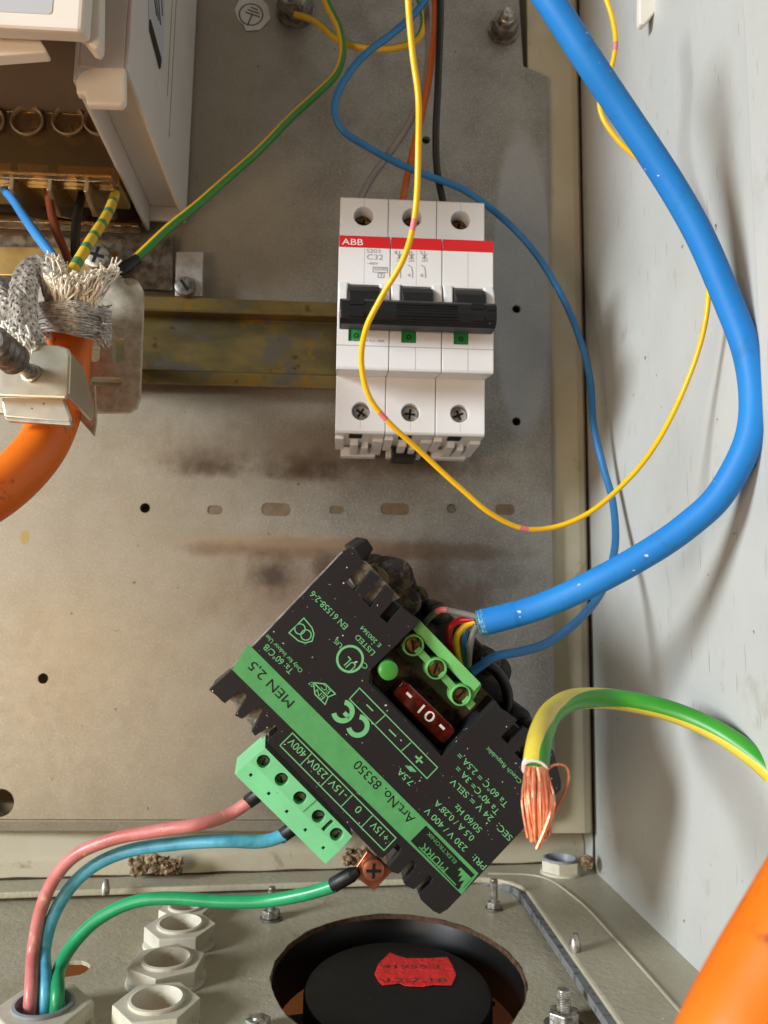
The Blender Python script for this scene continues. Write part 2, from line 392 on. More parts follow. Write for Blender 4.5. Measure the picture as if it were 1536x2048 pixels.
def stroke(pts, wdt, n, closed=False):   # flat ribbon along a polyline lying in a plane with normal n
    vs, fs = [], []; m = len(pts)
    for i, p in enumerate(pts):
        pv = pts[(i-1)%m] if closed else pts[max(i-1,0)]; nx = pts[(i+1)%m] if closed else pts[min(i+1,m-1)]
        t1 = (p-pv); t2 = (nx-p); t1 = t1.normalized() if t1.length > 1e-9 else t2.normalized(); t2 = t2.normalized() if t2.length > 1e-9 else t1
        t = (t1+t2); t = t.normalized() if t.length > 1e-6 else t1
        k = 1/max(.5, t.dot(t1)); s = n.cross(t)*(wdt/2*k); vs += [p-s, p+s]
    for i in range(m if closed else m-1): j = (i+1)%m; fs.append((2*i,2*j,2*j+1,2*i+1))
    return vs, fs
def boolean(o, cutters):
    cu = mesh('cutter', cutters, 'hole_black'); md = o.modifiers.new('cut','BOOLEAN'); md.object = cu; md.operation = 'DIFFERENCE'; md.solver = 'EXACT'
    bv = [m for m in o.modifiers if m.type == 'BEVEL']; info = [(m.width, m.segments) for m in bv]
    for m in bv: o.modifiers.remove(m)
    bpy.context.view_layer.update(); me = to_mesh(o); o.modifiers.clear(); old = o.data; o.data = me; bpy.data.meshes.remove(old); me.name = o.name
    bpy.data.objects.remove(cu)
    for wd, sg in info:
        m = o.modifiers.new('bevel','BEVEL'); m.width = wd; m.segments = sg; m.limit_method = 'ANGLE'; m.angle_limit = math.radians(28)
def screw_head(o, n, r, h, mat, parent, slot='cross', rot=0, name='screw', recess=None):
    s = mesh(name, lathe([(r*.96,-1.0),(r,0),(r,h*.45),(r*.9,h*.8),(r*.6,h)], o, n, 28), mat, parent, smooth=35)
    a = n.orthogonal().normalized(); b = n.cross(a); a, b = a*math.cos(rot)+b*math.sin(rot), b*math.cos(rot)-a*math.sin(rot)
    c = o + n*(h+.02)
    bars = [obox(c, a, b, n, r*.62, r*.13, -.5, .05)]
    if slot == 'cross': bars.append(obox(c, b, a, n, r*.62, r*.13, -.5, .06))
    mesh('slot', join(*bars), 'hole_black', s)
    return s

# ================================================================== THE CABINET
WALL_X, RIM_Z, GP_Z = 103.0, -95.5, -99.0
BACK_H = -24.0
struct(mesh('cabinet_back_wall', prism([[V((-190,-BACK_H+3,-110)),V((99,-BACK_H+3,-110)),V((101.5,-BACK_H+2.2,-110)),V((WALL_X+3,-BACK_H+2.2,-110)),V((WALL_X+3,-BACK_H+6,-110)),V((-190,-BACK_H+6,-110))]], V((0,0,460))), 'back_paint'))
side = struct(mesh('cabinet_side_wall', box(WALL_X, WALL_X+3, BACK_H-6, 160, -120, 350), 'wall_paint', base=(WALL_X,-60,-120)))
mesh('back_flange', prism([[V((78,4.5,-80)),V((97.5,4.5,-80)),V((100.2,5.4,-80)),V((102.0,9,-80)),V((102.5,-BACK_H+2,-80)),V((78,-BACK_H+2,-80))]], V((0,0,426))), 'back_paint', side, bevel=.4)
mesh('seam', sweep(catmull([V((102.6+.12*math.sin(z*.7)+.1*math.sin(z*1.9),9.5,z)) for z in range(-95,340,5)], 4), .55, 8)[:2], 'seam_dirt', side)
lipx = PXw(1511,400,90); 
mesh('front_lip', box(93.0, WALL_X+1, 151, 200, -120, 350), 'wall_paint', side, bevel=.8)
cp = PXw(1290,30,WALL_X)
# sloped sill below the mounting plate
def sill_h(X): return 0.5 + (X+130)*(-20.0/205.0)
sl = []
for X in (-190, 102.9):
    h = sill_h(X); sl.append([V((X,-(h-9),-70)),V((X,-(h-7),-78)),V((X,-(h-1.2),-86.5)),V((X,-(h),-88.5)),V((X,-(h),-95.6)),V((X,-(h-14),-95.6)),V((X,-(h-14),-70))])
vs = sl[0]+sl[1]; fs = [(i,(i+1)%7,(i+1)%7+7,i+7) for i in range(7)]+[tuple(range(6,-1,-1)),tuple(range(7,14))]
struct(mesh('cabinet_sill', (vs,fs), 'back_paint', bevel=.8))
sd = mesh('sill_seam', sweep(catmull([V((X,-(sill_h(X)+.1),-95.4+.25*math.sin(X*.8))) for X in range(-170,102,6)],5), .55, 8)[:2], 'seam_dirt', None); struct(sd)
# floor rim with the big opening
def rim_h(X): return sill_h(X)+14.6
outer = [V((-200,-sill_h(-200)+3,RIM_Z)),V((WALL_X+1,-sill_h(WALL_X)+3,RIM_Z)),V((WALL_X+1,-160,RIM_Z)),V((-200,-160,RIM_Z))]
RX = 70.5
inner = [V((-160,-rim_h(-160),RIM_Z)), V((40,-rim_h(40),RIM_Z))]
for i in range(9):
    t = math.radians(90-90*i/8); inner.append(V((RX-17+17*math.cos(t), -(rim_h(53)+17-17*math.sin(t)), RIM_Z)))
inner += [V((RX,-152,RIM_Z)), V((-160,-152,RIM_Z))]
floor = struct(mesh('cabinet_floor', prism([outer, list(reversed(inner))], V((0,0,-2.2))), 'floor_paint', base=(0,-80,RIM_Z-2.2), bevel=.7))
gi = [V((p.x, p.y, GP_Z)) for p in inner[1:12]]
gi2 = []
ctr = V((0,-100,GP_Z))
for p in gi:
    d = (p-ctr); gi2.append(p - V((2.2 if p.x>50 else 0, -2.0 if p.y>-60 else 0, 0)))
mesh('gasket_strip', prism([[p+V((1.5,1.5,0)) for p in gi]+list(reversed(gi2))], V((0,0,2.4))), 'gasket', floor)
mesh('embossed_ridge', sweep(catmull([V((60,-(rim_h(60)-3.5),RIM_Z)),V((79,-(rim_h(79)+2),RIM_Z)),V((86,-22,RIM_Z)),V((87.5,-60,RIM_Z)),V((87.5,-170,RIM_Z))],3), .55, 8)[:2], 'floor_paint', floor, smooth=60)
# gland plate with fan hole and gland holes
TILT = math.radians(3.0)
GO = V((0,0,GP_Z)); GN = V((0,-math.sin(TILT),math.cos(TILT))); GY = V((0,math.cos(TILT),math.sin(TILT)))
def G(x, y, lift=0.0): return PL(x, y, GO+GN*lift, GN)
def onG(X, h): return V((X, -h, GP_Z - math.tan(TILT)*h))
fb = G(800,1828); fl = G(540,1966); fr = G(1056,1968)
FR = (fr.x-fl.x)/2; FRD = min((fb-V((fb.x,fl.y,fl.z))).length, FR*1.15); FC = V(((fl.x+fr.x)/2, fb.y, fb.z)) - GY*FRD
print('FAN', FR, FRD)
oh = G(142,1937)
GL = [G(x,y,6.2) - GN*6.2 for x,y in ((314,1996),(334,1915),(361,1845),(372,1802))]
WG = G(88,1984,9) - GN*9
gpo = [onG(-165,rim_h(-165)-6),onG(78,rim_h(78)-6),onG(78,156),onG(-165,156)]
def rw(i): return .22*math.sin(i*1.7)+.15*math.sin(i*4.3)
NF = 144
fan_loop = [FC + X_*((FR+.4*rw(i*.5))*math.cos(2*math.pi*i/NF)) + GY*((FRD+.4*rw(i*.5))*math.sin(2*math.pi*i/NF)) for i in range(NF)]
holes = [fan_loop, [oh + X_*(5.4*math.cos(i*.42))+GY*((5.2+.3*math.sin(3*i))*math.sin(i*.42)) for i in range(15)]] + [circ(g,X_,GY,5.6,20) for g in GL+[WG]]
gp = struct(mesh('gland_plate', prism([gpo]+[list(reversed(h)) for h in holes], GN*-1.2), 'floor_paint', base=(0,-80,GP_Z-8)))
mesh('rusty_hole_rim', (lambda l, o_: (o_+l+[FC+(p-FC)*.994-GN*1.5 for p in l], [(k*NF+i,k*NF+(i+1)%NF,(k+1)*NF+(i+1)%NF,(k+1)*NF+i) for k in range(2) for i in range(NF)]))([FC+(p-FC)*.997+GN*.06 for p in fan_loop], [FC+(p-FC)*(1.003+.005*math.sin(i*1.05)+.006*math.sin(i*.37))+GN*.06 for i,p in enumerate(fan_loop)]), 'rust', gp)
wood = struct(mesh('ground', sheet([V((-900,300,-175)),V((700,300,-175)),V((700,-900,-175)),V((-900,-900,-175))]), 'wood'))

# ---- corner bracket on the side wall, top right
tag(mesh('wall_bracket', prism([[P(x,y,75) for x,y in ((1279,-80),(1279,44),(1283,48),(1290,48),(1334,-4),(1350,-80))]], V((0,3,0))), 'drive_cream', bevel=.5), 'pale cream sheet bracket corner fixed high on the white side wall', 'bracket')

# ================================================================== MOUNTING PLATE
PLATE_BASE = (-40.0, 0.0, -79.0)
MT['galv'] = galv(); MT['rail'] = rail_mat()
pl = [V((-185,0,-74)),V((80,0,-74)),V((83.6,0,-72.5)),V((85,0,-69)),V((85,0,236)),V((75,0,240)),V((72,0,300)),V((-185,0,300))]
def hole(px,py,rpx): c = P(px,py,0); return circ(c,X_,Z_,rpx*CAM_D/F_PX,20)
def slot(px,py,wx,wy): c = P(px,py,0); k = CAM_D/F_PX; return rrect(c,X_,Z_,wx*k/2,wy*k/2,wy*k/2*.85,4)
hl = [hole(290,1016,10), hole(903,1017,10), hole(1033,618,9), hole(1033,843,9), hole(86,1357,10), hole(852,280,9), hole(0,1606,26)]
sl_ = [slot(430,1020,30,18), slot(552,1019,58,26), slot(673,1020,28,16), slot(790,1018,58,24), slot(1010,1019,40,22)]
plate = thing('mounting_plate', 'tarnished galvanised steel mounting plate with drilled holes behind the devices', 'plate', PLATE_BASE)
mesh('sheet', prism([pl]+[list(reversed(h)) for h in hl+sl_], V((0,2.0,0))), 'galv', plate)
mesh('bottom_flange', prism([[V((-185,0.2,-74.3)),V((-185,1.0,-78.6)),V((-185,6,-79)),V((-185,6,-74.3))]], V((264,0,0))), 'galv', plate, bevel=.4)
for i, q_ in enumerate(sl_): mesh('slot_plug', prism([[p+V((0,.25,0)) for p in q_]], V((0,1.6,0))), 'slot_dirt', plate)
mesh('stiffener', box(-60,80,-4.4,-2.04,30,62), 'galv', plate)

# ---- DIN rail
def railp(x): return [V((x,-h,z)) for h,z in ((0.2,104),(0.2,114),(0.2,122.2),(7,122.2),(7.6,122.8),(7.6,126.6),(8.8,126.6),(8.8,121.6),(8.2,120.8),(1.6,120.8),(1.6,97.0),(8.2,97.0),(8.8,96.2),(8.8,91.2),(7.6,91.2),(7.6,95),(7,95.6),(0.2,95.6))]
tag(mesh('mounting_rail', prism([railp(-150)], V((198,0,0))), 'rail', bevel=.25), 'yellow passivated steel top hat rail behind the white breaker', 'rail')

# ================================================================== CIRCUIT BREAKER
brk = thing('circuit_breaker', 'white three pole circuit breaker with red stripe and black handle bar', 'circuit breaker', (23.7,-8,65))
BX, PW = -2.5, 17.5
zN = lambda y: P(690,y,62).z
zS = lambda y: P(690,y,45).z
prof = [(9,68.5),(24,66.6),(26,65.4),(44.2,65.2),(45,66),(45,zS(752)),(61.4,zN(738)),(62,zN(733)),(62,zN(472)),(61.4,zN(469)),(46,zN(469)),(45,zN(466)),(45,151.6),(44,152.4),(9,152.4),(9,127),(16,127),(16,91),(9,91)]
HT = [(727,432),(824,435),(921,440)]; HB = [(722,822),(821,825),(919,827)]
for i in range(3):
    x0 = BX+i*PW+.12; x1 = BX+(i+1)*PW-.12
    m = mesh('pole_module', prism([[V((x0,-h,z)) for h,z in prof]], V((x1-x0,0,0))), 'breaker_white', brk, bevel=.35)
    ct, cb = P(*HT[i],45), P(*HB[i],45)
    xm = (x0+x1)/2
    cut = join(lathe([(3.55,-9),(3.55,3)], ct, OUT, 28), lathe([(3.2,-7),(3.2,3)], cb, OUT, 28),
               box(x0+3.4, x1-3.4, 52, 66, zN(652), zN(568)),
               box(xm-2.6, xm+2.6, 61.1, 66, 94.8, 99.0) if False else box(x0+3.9, x0+8.9, 61.2, 66, zN(681), zN(657)))
    boolean(m, cut)
    # screws
    s = screw_head(ct+OUT*(-7.2), OUT, 3.3, .8, 'brass_screw', brk, 'cross', .5, 'terminal_screw')
    s2 = screw_head(cb+OUT*(-3.4), OUT, 3.0, .9, 'bolt_steel', brk, 'cross', .2+.5*i, 'terminal_screw')
    # red stripe, indicator, grooves
    mesh('red_stripe', box(x0+.05,x1-.05,61.5,62.12,zN(494),zN(471)), 'breaker_red', brk)
    ind = mesh('indicator', box(x0+3.95,x0+8.85,60.6,61.4,zN(680.7),zN(657.3)), 'indicator_green', brk)
    mesh('dot', ring([(.5,0),(.85,0),(.85,.05),(.5,.05)], V((x0+6.4,-61.4,zN(669))), OUT, 16), 'hole_black', ind)
    for bx_ in (box(x0,x1,61.9,62.03,zN(691),zN(689.6)), box(xm-.08,xm+.08,61.9,62.03,zN(734),zN(691)), box(xm-.06,xm+.06,61.9,62.02,zN(566),zN(495)), box(xm-.06,xm+.06,44.9,45.02,66.5,cb.z-3.6), box(xm-.06,xm+.06,44.9,45.02,ct.z+3.8,151.5)):
        mesh('mould_line', bx_, 'print_grey', brk)
    # toggle lever in the window
    mesh('toggle', prism([[V((x0+3.5,-h,z)) for h,z in ((53,zN(650)),(66,zN(640)),(68.5,zN(622)),(68,zN(596)),(65.5,zN(580)),(62.8,zN(572)),(53,zN(570)))]], V((x1-x0-7.0,0,0))), 'black_plastic', brk, bevel=.5)
    # cheeks beside the toggle
    for a,b_ in ((x0+.1,x0+3.3),(x1-3.3,x1-.1)):
        mesh('cheek', prism([[V((a,-h,z)) for h,z in ((61.5,zN(640)),(64.4,zN(632)),(65.4,zN(615)),(64.8,zN(585)),(62.8,zN(566)),(61.5,zN(563)))]], V((b_-a,0,0))), 'breaker_white', brk, bevel=.5)
    # lower moulded clips under the shoulder
    for k,(a,b_,hh0,hh1,z0,z1) in enumerate(((x0,x0+3,22,40,64.0,66.5),(x0+5.4,x0+8.2,16,34,63.2,66.5),(x0+9.5,x0+12,18,30,63.0,66.5),(x0+13.4,x1,12,36,64.2,66.6),(x0+2,x1-2,9.5,14,63.2,66.8))):
        mesh('clip', box(a,b_,hh0,hh1,z0,z1), 'breaker_white', brk, bevel=.3)
    mesh('cage_slot', box(x0+4.8,x0+9.4,37.5,43,64.9,65.6), 'hole_black', brk)
mesh('latch', box(19,28,9.5,22,61.5,65.5), 'black_plastic', brk, bevel=.4)
zB = lambda y: P(690,y,72).z
bar = mesh('handle_bar', prism([[V((BX+.9,-h,z)) for h,z in ((65.3,zB(645)),(71.5,zB(646)),(73.4,zB(641)),(74.2,zB(624)),(73.8,zB(605)),(71,zB(594)),(65.3,zB(593)))]], V((50.4,0,0))), 'black_plastic', brk, bevel=.5)
for k in range(6): mesh('bar_groove', box(16.5,36.0,73.5,74.32-abs(k-2.5)*.06,zB(638-5.5*k),zB(636-5.5*k)), 'black_gloss', bar)
for a,b_,y0,y1 in ((1.6,6.2,613,602),(1.6,6.2,637,626),(40.5,44.6,614,603),(40.5,44.6,638,629),(45.8,48.6,616,611),(45.8,48.6,636,632)):
    mesh('bar_slot', box(a,b_,71,74.3,zB(y0),zB(y1)), 'hole_black', bar)
def bt(txt, x0,y0,x1,cap,mat='print_grey',h=62.02):
    a = P(x0,y0,h); b = P(x1,y0,h); b.z = a.z; text(txt, a, b, OUT, cap, mat, brk, .06)
bt('ABB', 684,489,726,2.1,'print_white',62.1)
bt('S203', 733,505,761,1.2); bt('C32', 734,519,766,1.85); bt('~400V', 733,529,756,.9); bt('6000', 749,541,773,1.1); bt('3', 759,553,764,1.1)
bt('2', 790,552,794,1.3); bt('4', 815,554,821,1.3); bt('6', 841,554,847,1.3); bt('1', 790,508,794,1.1); bt('3', 815,508,820,1.1); bt('5', 840,508,845,1.1); bt('0,1,2 10 0,3 380', 703,682,768,.7)
dl = []
for cx in (799,823,849):
    f_ = lambda x,y: P(x,y,62.08)
    dl += [stroke([f_(cx,502),f_(cx,520)],.3,OUT), stroke([f_(cx-5,508),f_(cx+5,518)],.3,OUT), stroke([f_(cx+5,508),f_(cx-5,518)],.3,OUT), stroke([f_(cx-6,522),f_(cx+6,522)],.3,OUT), stroke([f_(cx-7,530),f_(cx,534),f_(cx+2,545),f_(cx+2,556)],.3,OUT)]
dl += [stroke([P(746,534,62.08),P(775,535,62.08),P(775,545,62.08),P(746,544,62.08)],.25,OUT,True), stroke([P(756,546,62.08),P(768,546,62.08),P(768,555,62.08),P(756,555,62.08)],.25,OUT,True)]
mesh('printed_diagram', join(*dl), 'print_grey', brk)

# ================================================================== POWER SUPPLY
PN = V((0.08,-1,-0.12)).normalized(); PC = P(780,1440,105)
def S(x, y, dw=0.0): return PL(x, y, PC+PN*dw, PN)
PU = (S(463,1340)-S(922,1791)).normalized(); PV = PN.cross(PU).normalized()
psu = thing('power_supply', 'black power supply with green label stripe hanging askew on its wires', 'power supply', S(790,1450,-60))
def slope(x, y):                        # edge strip that falls away beyond the label stripe
    p = S(x,y); e = S(463,1340); return p
face_out = [(686,1104),(702,1095),(730,1125),(722,1131),(692,1165),(710,1182),(741,1143),(762,1154),(750,1170),(725,1198),(741,1215),(772,1172),(788,1185),(783,1205),(759,1233),(775,1246),(803,1214),(841,1241),
            (741,1340),(738,1365),(884,1513),(992,1403),(1003,1418),(1035,1440),(1002,1474),(1016,1488),(1050,1455),(1070,1470),(1029,1506),(1045,1522),(1090,1484),(1107,1502),(1122,1562),(1122,1578),
            (922,1791),(896,1818),(880,1828),(866,1822),(842,1800),(838,1790),(862,1768),(866,1757),(858,1750),(828,1779),(812,1772),(807,1765),(830,1738),(832,1728),(824,1721),(797,1748),(782,1744),(776,1735),(800,1705),(802,1696),(795,1688),(766,1716),(757,1714),
            (542,1490),(534,1484),(556,1462),(552,1452),(546,1449),(510,1472),(503,1462),(524,1432),(524,1420),(516,1412),(484,1438),(470,1431),(490,1402),(492,1390),(480,1380),(450,1407),(436,1394),(418,1380),(463,1340)]
fv = [S(*p) for p in face_out]
vedge = S(463,1340).dot(PV)
def drop(p, xy):
    d = (p-PC).dot(PV) - ((S(480,1355)-PC).dot(PV))
    return p if d <= 0 or True else p
vs_, fs_ = prism([fv], -PN*3.0)
face = mesh('face_panel', (vs_,fs_), 'psu_black', psu, bevel=.5)
# body under the face
# dark steel side plate along the left edge, transformer core seen through the vents
mesh('side_plate', prism([[S(686,1104,-.3),S(463,1338,-.3),S(461.5,1336.8,-.3),S(684.5,1103.4,-.3)]], -PN*2.2), 'core_metal', psu)
bo = [S(x,y,-3.2) for x,y in ((735,1150),(775,1186),(838,1246),(745,1342),(745,1365),(884,1507),(988,1408),(1100,1510),(1114,1572),(905,1790),(790,1700),(565,1470),(505,1395),(500,1380))]
mesh('body', prism([bo], -PN*44), 'psu_fin', psu, bevel=.6)
core = mesh('transformer_core', join(prism([[S(690,1140,-3.0),S(735,1125,-3.0),S(800,1195,-3.0),S(745,1225,-3.0)]], -PN*14)), 'core_metal', psu)
mesh('fin_core', prism([[S(448,1385,-8),S(492,1372,-8),S(560,1440,-8),S(525,1478,-8)]], -PN*20), 'core_metal', psu)
# fins: sloping ribs below the label edge
fins = [((447,1408),(478,1380),(463,1345),(420,1380)),((470,1432),(486,1439),(516,1412),(500,1392)),((503,1463),(511,1473),(546,1449),(530,1425)),((534,1486),(545,1492),(585,1485),(566,1458)),
        ((776,1736),(796,1749),(824,1720),(805,1700)),((807,1766),(828,1781),(858,1750),(838,1732)),((838,1796),(880,1832),(922,1793),(872,1758))]
for q in fins:
    t_ = [S(q[0][0],q[0][1],-4.0), S(q[1][0],q[1][1],-3.0), S(q[2][0],q[2][1],.18), S(q[3][0],q[3][1],.18)]
    b_ = [p - PN*11 for p in t_]
    mesh('fin', (t_+b_, [(0,1,2,3),(7,6,5,4)]+[(i,(i+1)%4,(i+1)%4+4,i+4) for i in range(4)]), 'psu_fin', psu, bevel=.7)
# rear housing with dusty coil parts poking out at the top right
rear = [(735,1078),(747,1100),(735,1118),(770,1112),(800,1128),(828,1150),(838,1178),(862,1200),(885,1216),(940,1262),(985,1312),(1010,1350),(1024,1410),(1034,1428),(1062,1428),(1075,1470),(1100,1500),(1118,1560),(1080,1600),(900,1500),(700,1250),(700,1120)]
mesh('rear_housing', prism([[S(x,y,-34) for x,y in rear]], -PN*24), 'psu_rear', psu, bevel=1.0)
mesh('rear_tab', prism([[S(x,y,-16) for x,y in ((703,1096),(733,1076),(748,1098),(722,1124))]], -PN*26), 'black_plastic', psu, bevel=.5)
for (x,y,r,dw,m,hh) in ((790,1155,5.6,-18,'dusty_black',16),(752,1160,3.8,-14,'dusty_black',14),(845,1190,2.0,-22,'dusty_black',10),(815,1205,4.2,-18,'dusty_black',12),(878,1228,3.4,-24,'psu_rear',10),(976,1325,4.2,-30,'psu_rear',8),(992,1345,5.2,-36,'black_plastic',8),(1040,1440,3.6,-20,'black_plastic',12),(1066,1470,3.2,-12,'black_plastic',10)):
    mesh('coil_part', lathe([(r,-hh),(r,-.8),(r*.8,0),(r*.3,.3)], S(x,y,dw), PN, 18), m, psu, smooth=40)
arc = [S(948+78*math.cos(a)-10, 1420+80*math.sin(a)-20, -22) for a in [math.radians(-75+11*i) for i in range(10)]]
mesh('curved_edge', sweep(catmull(arc,1.5), 1.6, 10)[:2], 'black_gloss', psu, smooth=60)
# recess floor
rec = [(841,1241),(741,1340),(738,1365),(884,1513),(992,1403),(960,1372)]
mesh('recess_floor', prism([[S(x,y,-12) for x,y in rec]], -PN*4), 'dusty_black', psu)
wl = [S(x,y,-3) for x,y in ((841,1241),(741,1340),(738,1365),(884,1513),(992,1403))]
mesh('recess_wall', (wl+[p-PN*10 for p in wl], [(i,i+1,i+6,i+5) for i in range(4)]), 'black_gloss', psu)
# output terminal block, three poles
tb = mesh('output_terminal', prism([[S(x,y,-5.2) for x,y in ((841,1243),(829,1259),(838,1266),(852,1276),(946,1374),(938,1398),(946,1402),(964,1371))]], -PN*11), 'term_green', psu, bevel=.3)
t_ = [S(840,1241,-2.6),S(963,1368,-2.6),S(946,1387,-4.7),S(823,1257,-4.7)]
mesh('sloped_cap', (t_+[p-PN*5 for p in t_], [(0,1,2,3),(7,6,5,4)]+[(i,(i+1)%4,(i+1)%4+4,i+4) for i in range(4)]), 'term_green', tb, bevel=.25)
mesh('lower_body', prism([[S(x,y,-8.5) for x,y in ((815,1268),(790,1300),(905,1415),(935,1418),(955,1385))]], -PN*4), 'term_dark', tb)
tie = [S(x,y,-4.4) for x,y in ((826,1290),(872,1337),(921,1390))]
mesh('boss_bridge', join(*[obox((tie[i]+tie[i+1])/2, (tie[i+1]-tie[i]).normalized(), PN.cross((tie[i+1]-tie[i]).normalized()), PN, 3.0, 1.0, -3, .1) for i in range(2)]+[obox(S(938,1406,-4.4),PU,PV,PN,1.6,1.2,-3,0)]), 'term_green', tb, bevel=.2)
for i,c in enumerate(tie):
    mesh('boss', ring([(2.45,-5),(2.95,-5),(2.95,.5),(2.7,.8),(2.45,.8)], c, PN, 28), 'term_green', tb, smooth=40)
    screw_head(c-PN*1.0, PN, 2.42, .7, 'brass_screw', tb, 'slot', .9-.45*i, 'terminal_screw')
# LED and fuse
mesh('indicator_lamp', lathe([(2.6,-8),(2.6,0),(2.5,.35),(2.1,.6),(.6,.65)], S(777,1341,.6), PN, 28), 'led_green', psu, smooth=35)
fz = [S(x,y,-4.2) for x,y in ((806,1362),(785,1388),(796,1402),(876,1482),(888,1489),(912,1462),(904,1450),(820,1368))]
fuse = mesh('fuse', prism([fz], -PN*7), 'fuse_red', psu, bevel=.5)
text('10', S(834,1424,-4.2), S(860,1447,-4.2), PN, 2.7, 'print_white', fuse, .1)
mesh('fuse_contact', join(obox(S(818,1390,-4.1),PU,PV,PN,.9,.35,0,.06), obox(S(884,1454,-4.1),PU,PV,PN,.9,.35,0,.06)), 'print_white', fuse)
# input terminal block, five poles
ta = [S(530,1495,-3.2), S(705,1673,-3.2), S(681,1700,-3.8), S(499,1521,-3.8)]
tb_ = [S(681,1700,-3.8), S(651,1728,-6.5), S(469,1548,-6.5), S(499,1521,-3.8)]
A0,A1,R0,R1,E0,E1 = ta[0],ta[1],ta[3],ta[2],tb_[2],tb_[1]
dn = -PN*15
L0 = [A0,R0,E0,E0+dn,A0+dn]; L1 = [A1,R1,E1,E1+dn,A1+dn]
it = mesh('input_terminal', (L0+L1, [(i,(i+1)%5,(i+1)%5+5,i+5) for i in range(5)]+[(4,3,2,1,0),(5,6,7,8,9)]), 'term_mint', psu, bevel=.25)
cuts = [lathe([(1.78,-4),(1.78,3)], S(x,y,-3.5), PN, 24) for x,y in ((527,1523),(563,1559),(600,1596),(637,1633),(673,1669))]
cuts += [obox(S(x,y,-5.2), PU, PV, PN, .45, .45, -2, 3) for x,y in ((502,1550),(538,1587),(574,1623),(611,1660),(647,1696))]
uu = PU; vv = PV
ic = S(655,1651,-3.5); cuts += [obox(ic, uu, vv, PN, .55, 1.8, -3, 3)]
boolean(it, join(*cuts))
for k,(x,y) in enumerate(((527,1523),(563,1559),(600,1596),(637,1633),(673,1669))):
    screw_head(S(x,y,-6.8), PN, 1.6, .5, 'steel_dark', it, 'slot', .4+.7*k, 'terminal_screw')
mesh('block_joint', stroke([S(633,1600,-3.05),S(606,1624,-3.65)], .16, PN), 'term_dark', it)
# earth lug with screw
lug = mesh('earth_lug', prism([[S(x,y,-6) for x,y in ((735,1702),(705,1745),(716,1758),(748,1782),(786,1742))]], -PN*1.6), 'copper_lug', psu, bevel=.25)
screw_head(S(746,1737,-5.6), PN, 3.2, 1.6, 'copper_lug', psu, 'cross', .75, 'lug_screw')
# printing on the face
st4 = [S(500,1287,.03),S(463,1339,.03),S(923,1790,.03),S(957,1747,.03)]
stripe = mesh('green_stripe', sheet([S(497,1288,.04),S(464,1339,.04),S(923,1789,.04),S(957,1747,.04)]), 'print_green', psu)
def ft(txt, x0,y0,x1,y1,cap, mat='print_green_lines', lift=.05): return text(txt, S(x0,y0), S(x1,y1), PN, cap, mat, psu, lift)
K = 7.5                                   # about pixels per mm on the face
ft('MEN 2,5', 590,1403,508,1321, 18/K, 'print_black', .09)
ft('Art.No. 85350', 831,1636,718,1519, 18/K, 'print_black', .09)
ft('Only for Indoor Use', 606,1340,535,1268, 8/K); ft('Ta: 60°C/B', 588,1340,534,1287, 12/K)
ft('EN 61558-2-6', 697,1251,627,1181, 12/K); ft('LISTED', 751,1304,716,1268, 10/K); ft('E 200364', 763,1289,725,1251, 8/K)
ft('C', 737,1332,729,1324, 10/K); ft('US', 686,1290,673,1277, 9/K); ft('UL', 714,1331,697,1312, 19/K); ft('07', 630,1369,622,1361, 8/K)
ft('PRI:', 974,1731,950,1708, 12/K); ft('230 V / 400 V', 936,1695,856,1614, 12/K); ft('0,5 A / 0,28 A', 950,1674,875,1599, 12/K); ft('50/60 Hz', 965,1658,915,1607, 12/K)
ft('SEC:', 1026,1674,998,1645, 12/K); ft('24 V = SELV', 988,1635,907,1556, 12/K); ft('Ta 40°C= 3A =', 1000,1622,918,1530, 12/K); ft('Ta 60°C = 2,5A =', 1017,1607,921,1504, 12/K)
ft('Czech Republic', 1044,1562,976,1493, 8/K); ft('7,5A', 828,1563,801,1536, 12/K)
def lerp(a,b,t): return (a[0]+(b[0]-a[0])*t, a[1]+(b[1]-a[1])*t)
lines = []
def ln(pts, wd=.22, closed=False): lines.append(stroke([S(x,y,.06) for x,y in pts], wd, PN, closed))
ln([(585,1466),(560,1491),(768,1701),(792,1676)], .28, True)
for t_ in (.19,.39,.585,.78): ln([lerp((585,1466),(792,1676),t_), lerp((560,1491),(768,1701),t_)], .25)
for txt, t_, wd in (('400V',.095,.15),('230V',.29,.16),('-15V',.487,.15),('0',.683,.035),('+15V',.89,.15)):
    a = lerp((585,1466),(792,1676), t_+wd/2); b = lerp((585,1466),(792,1676), t_-wd/2)
    o_ = (-4.5,4.5); ft(txt, a[0]+o_[0],a[1]+o_[1],b[0]+o_[0],b[1]+o_[1], 14/K)
ln([(719,1376),(699,1398),(854,1557),(875,1535)], .28, True)
ln([(771,1430),(751,1448)],.25); ln([(822,1485),(803,1502)],.25)
ln([(733,1409),(746,1422)],.35); ln([(778,1459),(792,1473)],.35); ln([(831,1512),(845,1526)],.5); ln([(844,1513),(832,1525)],.5)
for k in range(4): ln([(811+3.4*k,1531-1.2*k+1.6*k),(822+3.4*k,1543+.3*k)], .24)
def cpt(cx,cy,r,a): # circle in face coordinates
    return S(cx,cy,.06) + PU*(r/K*math.cos(a)) + PV*(r/K*math.sin(a))
def arcl(cx,cy,r,a0,a1,wd,n=28,closed=False): lines.append(stroke([cpt(cx,cy,r,math.radians(a0+(a1-a0)*i/n)) for i in range(n if closed else n+1)], wd, PN, closed))
arcl(700,1318,25,0,360,.62,32,True)
arcl(716,1452,18,55,305,1.3); arcl(686,1423,18,55,305,1.3)
lines.append(stroke([cpt(686,1423,18,math.pi), cpt(686,1423,3,math.pi)], 1.1, PN))
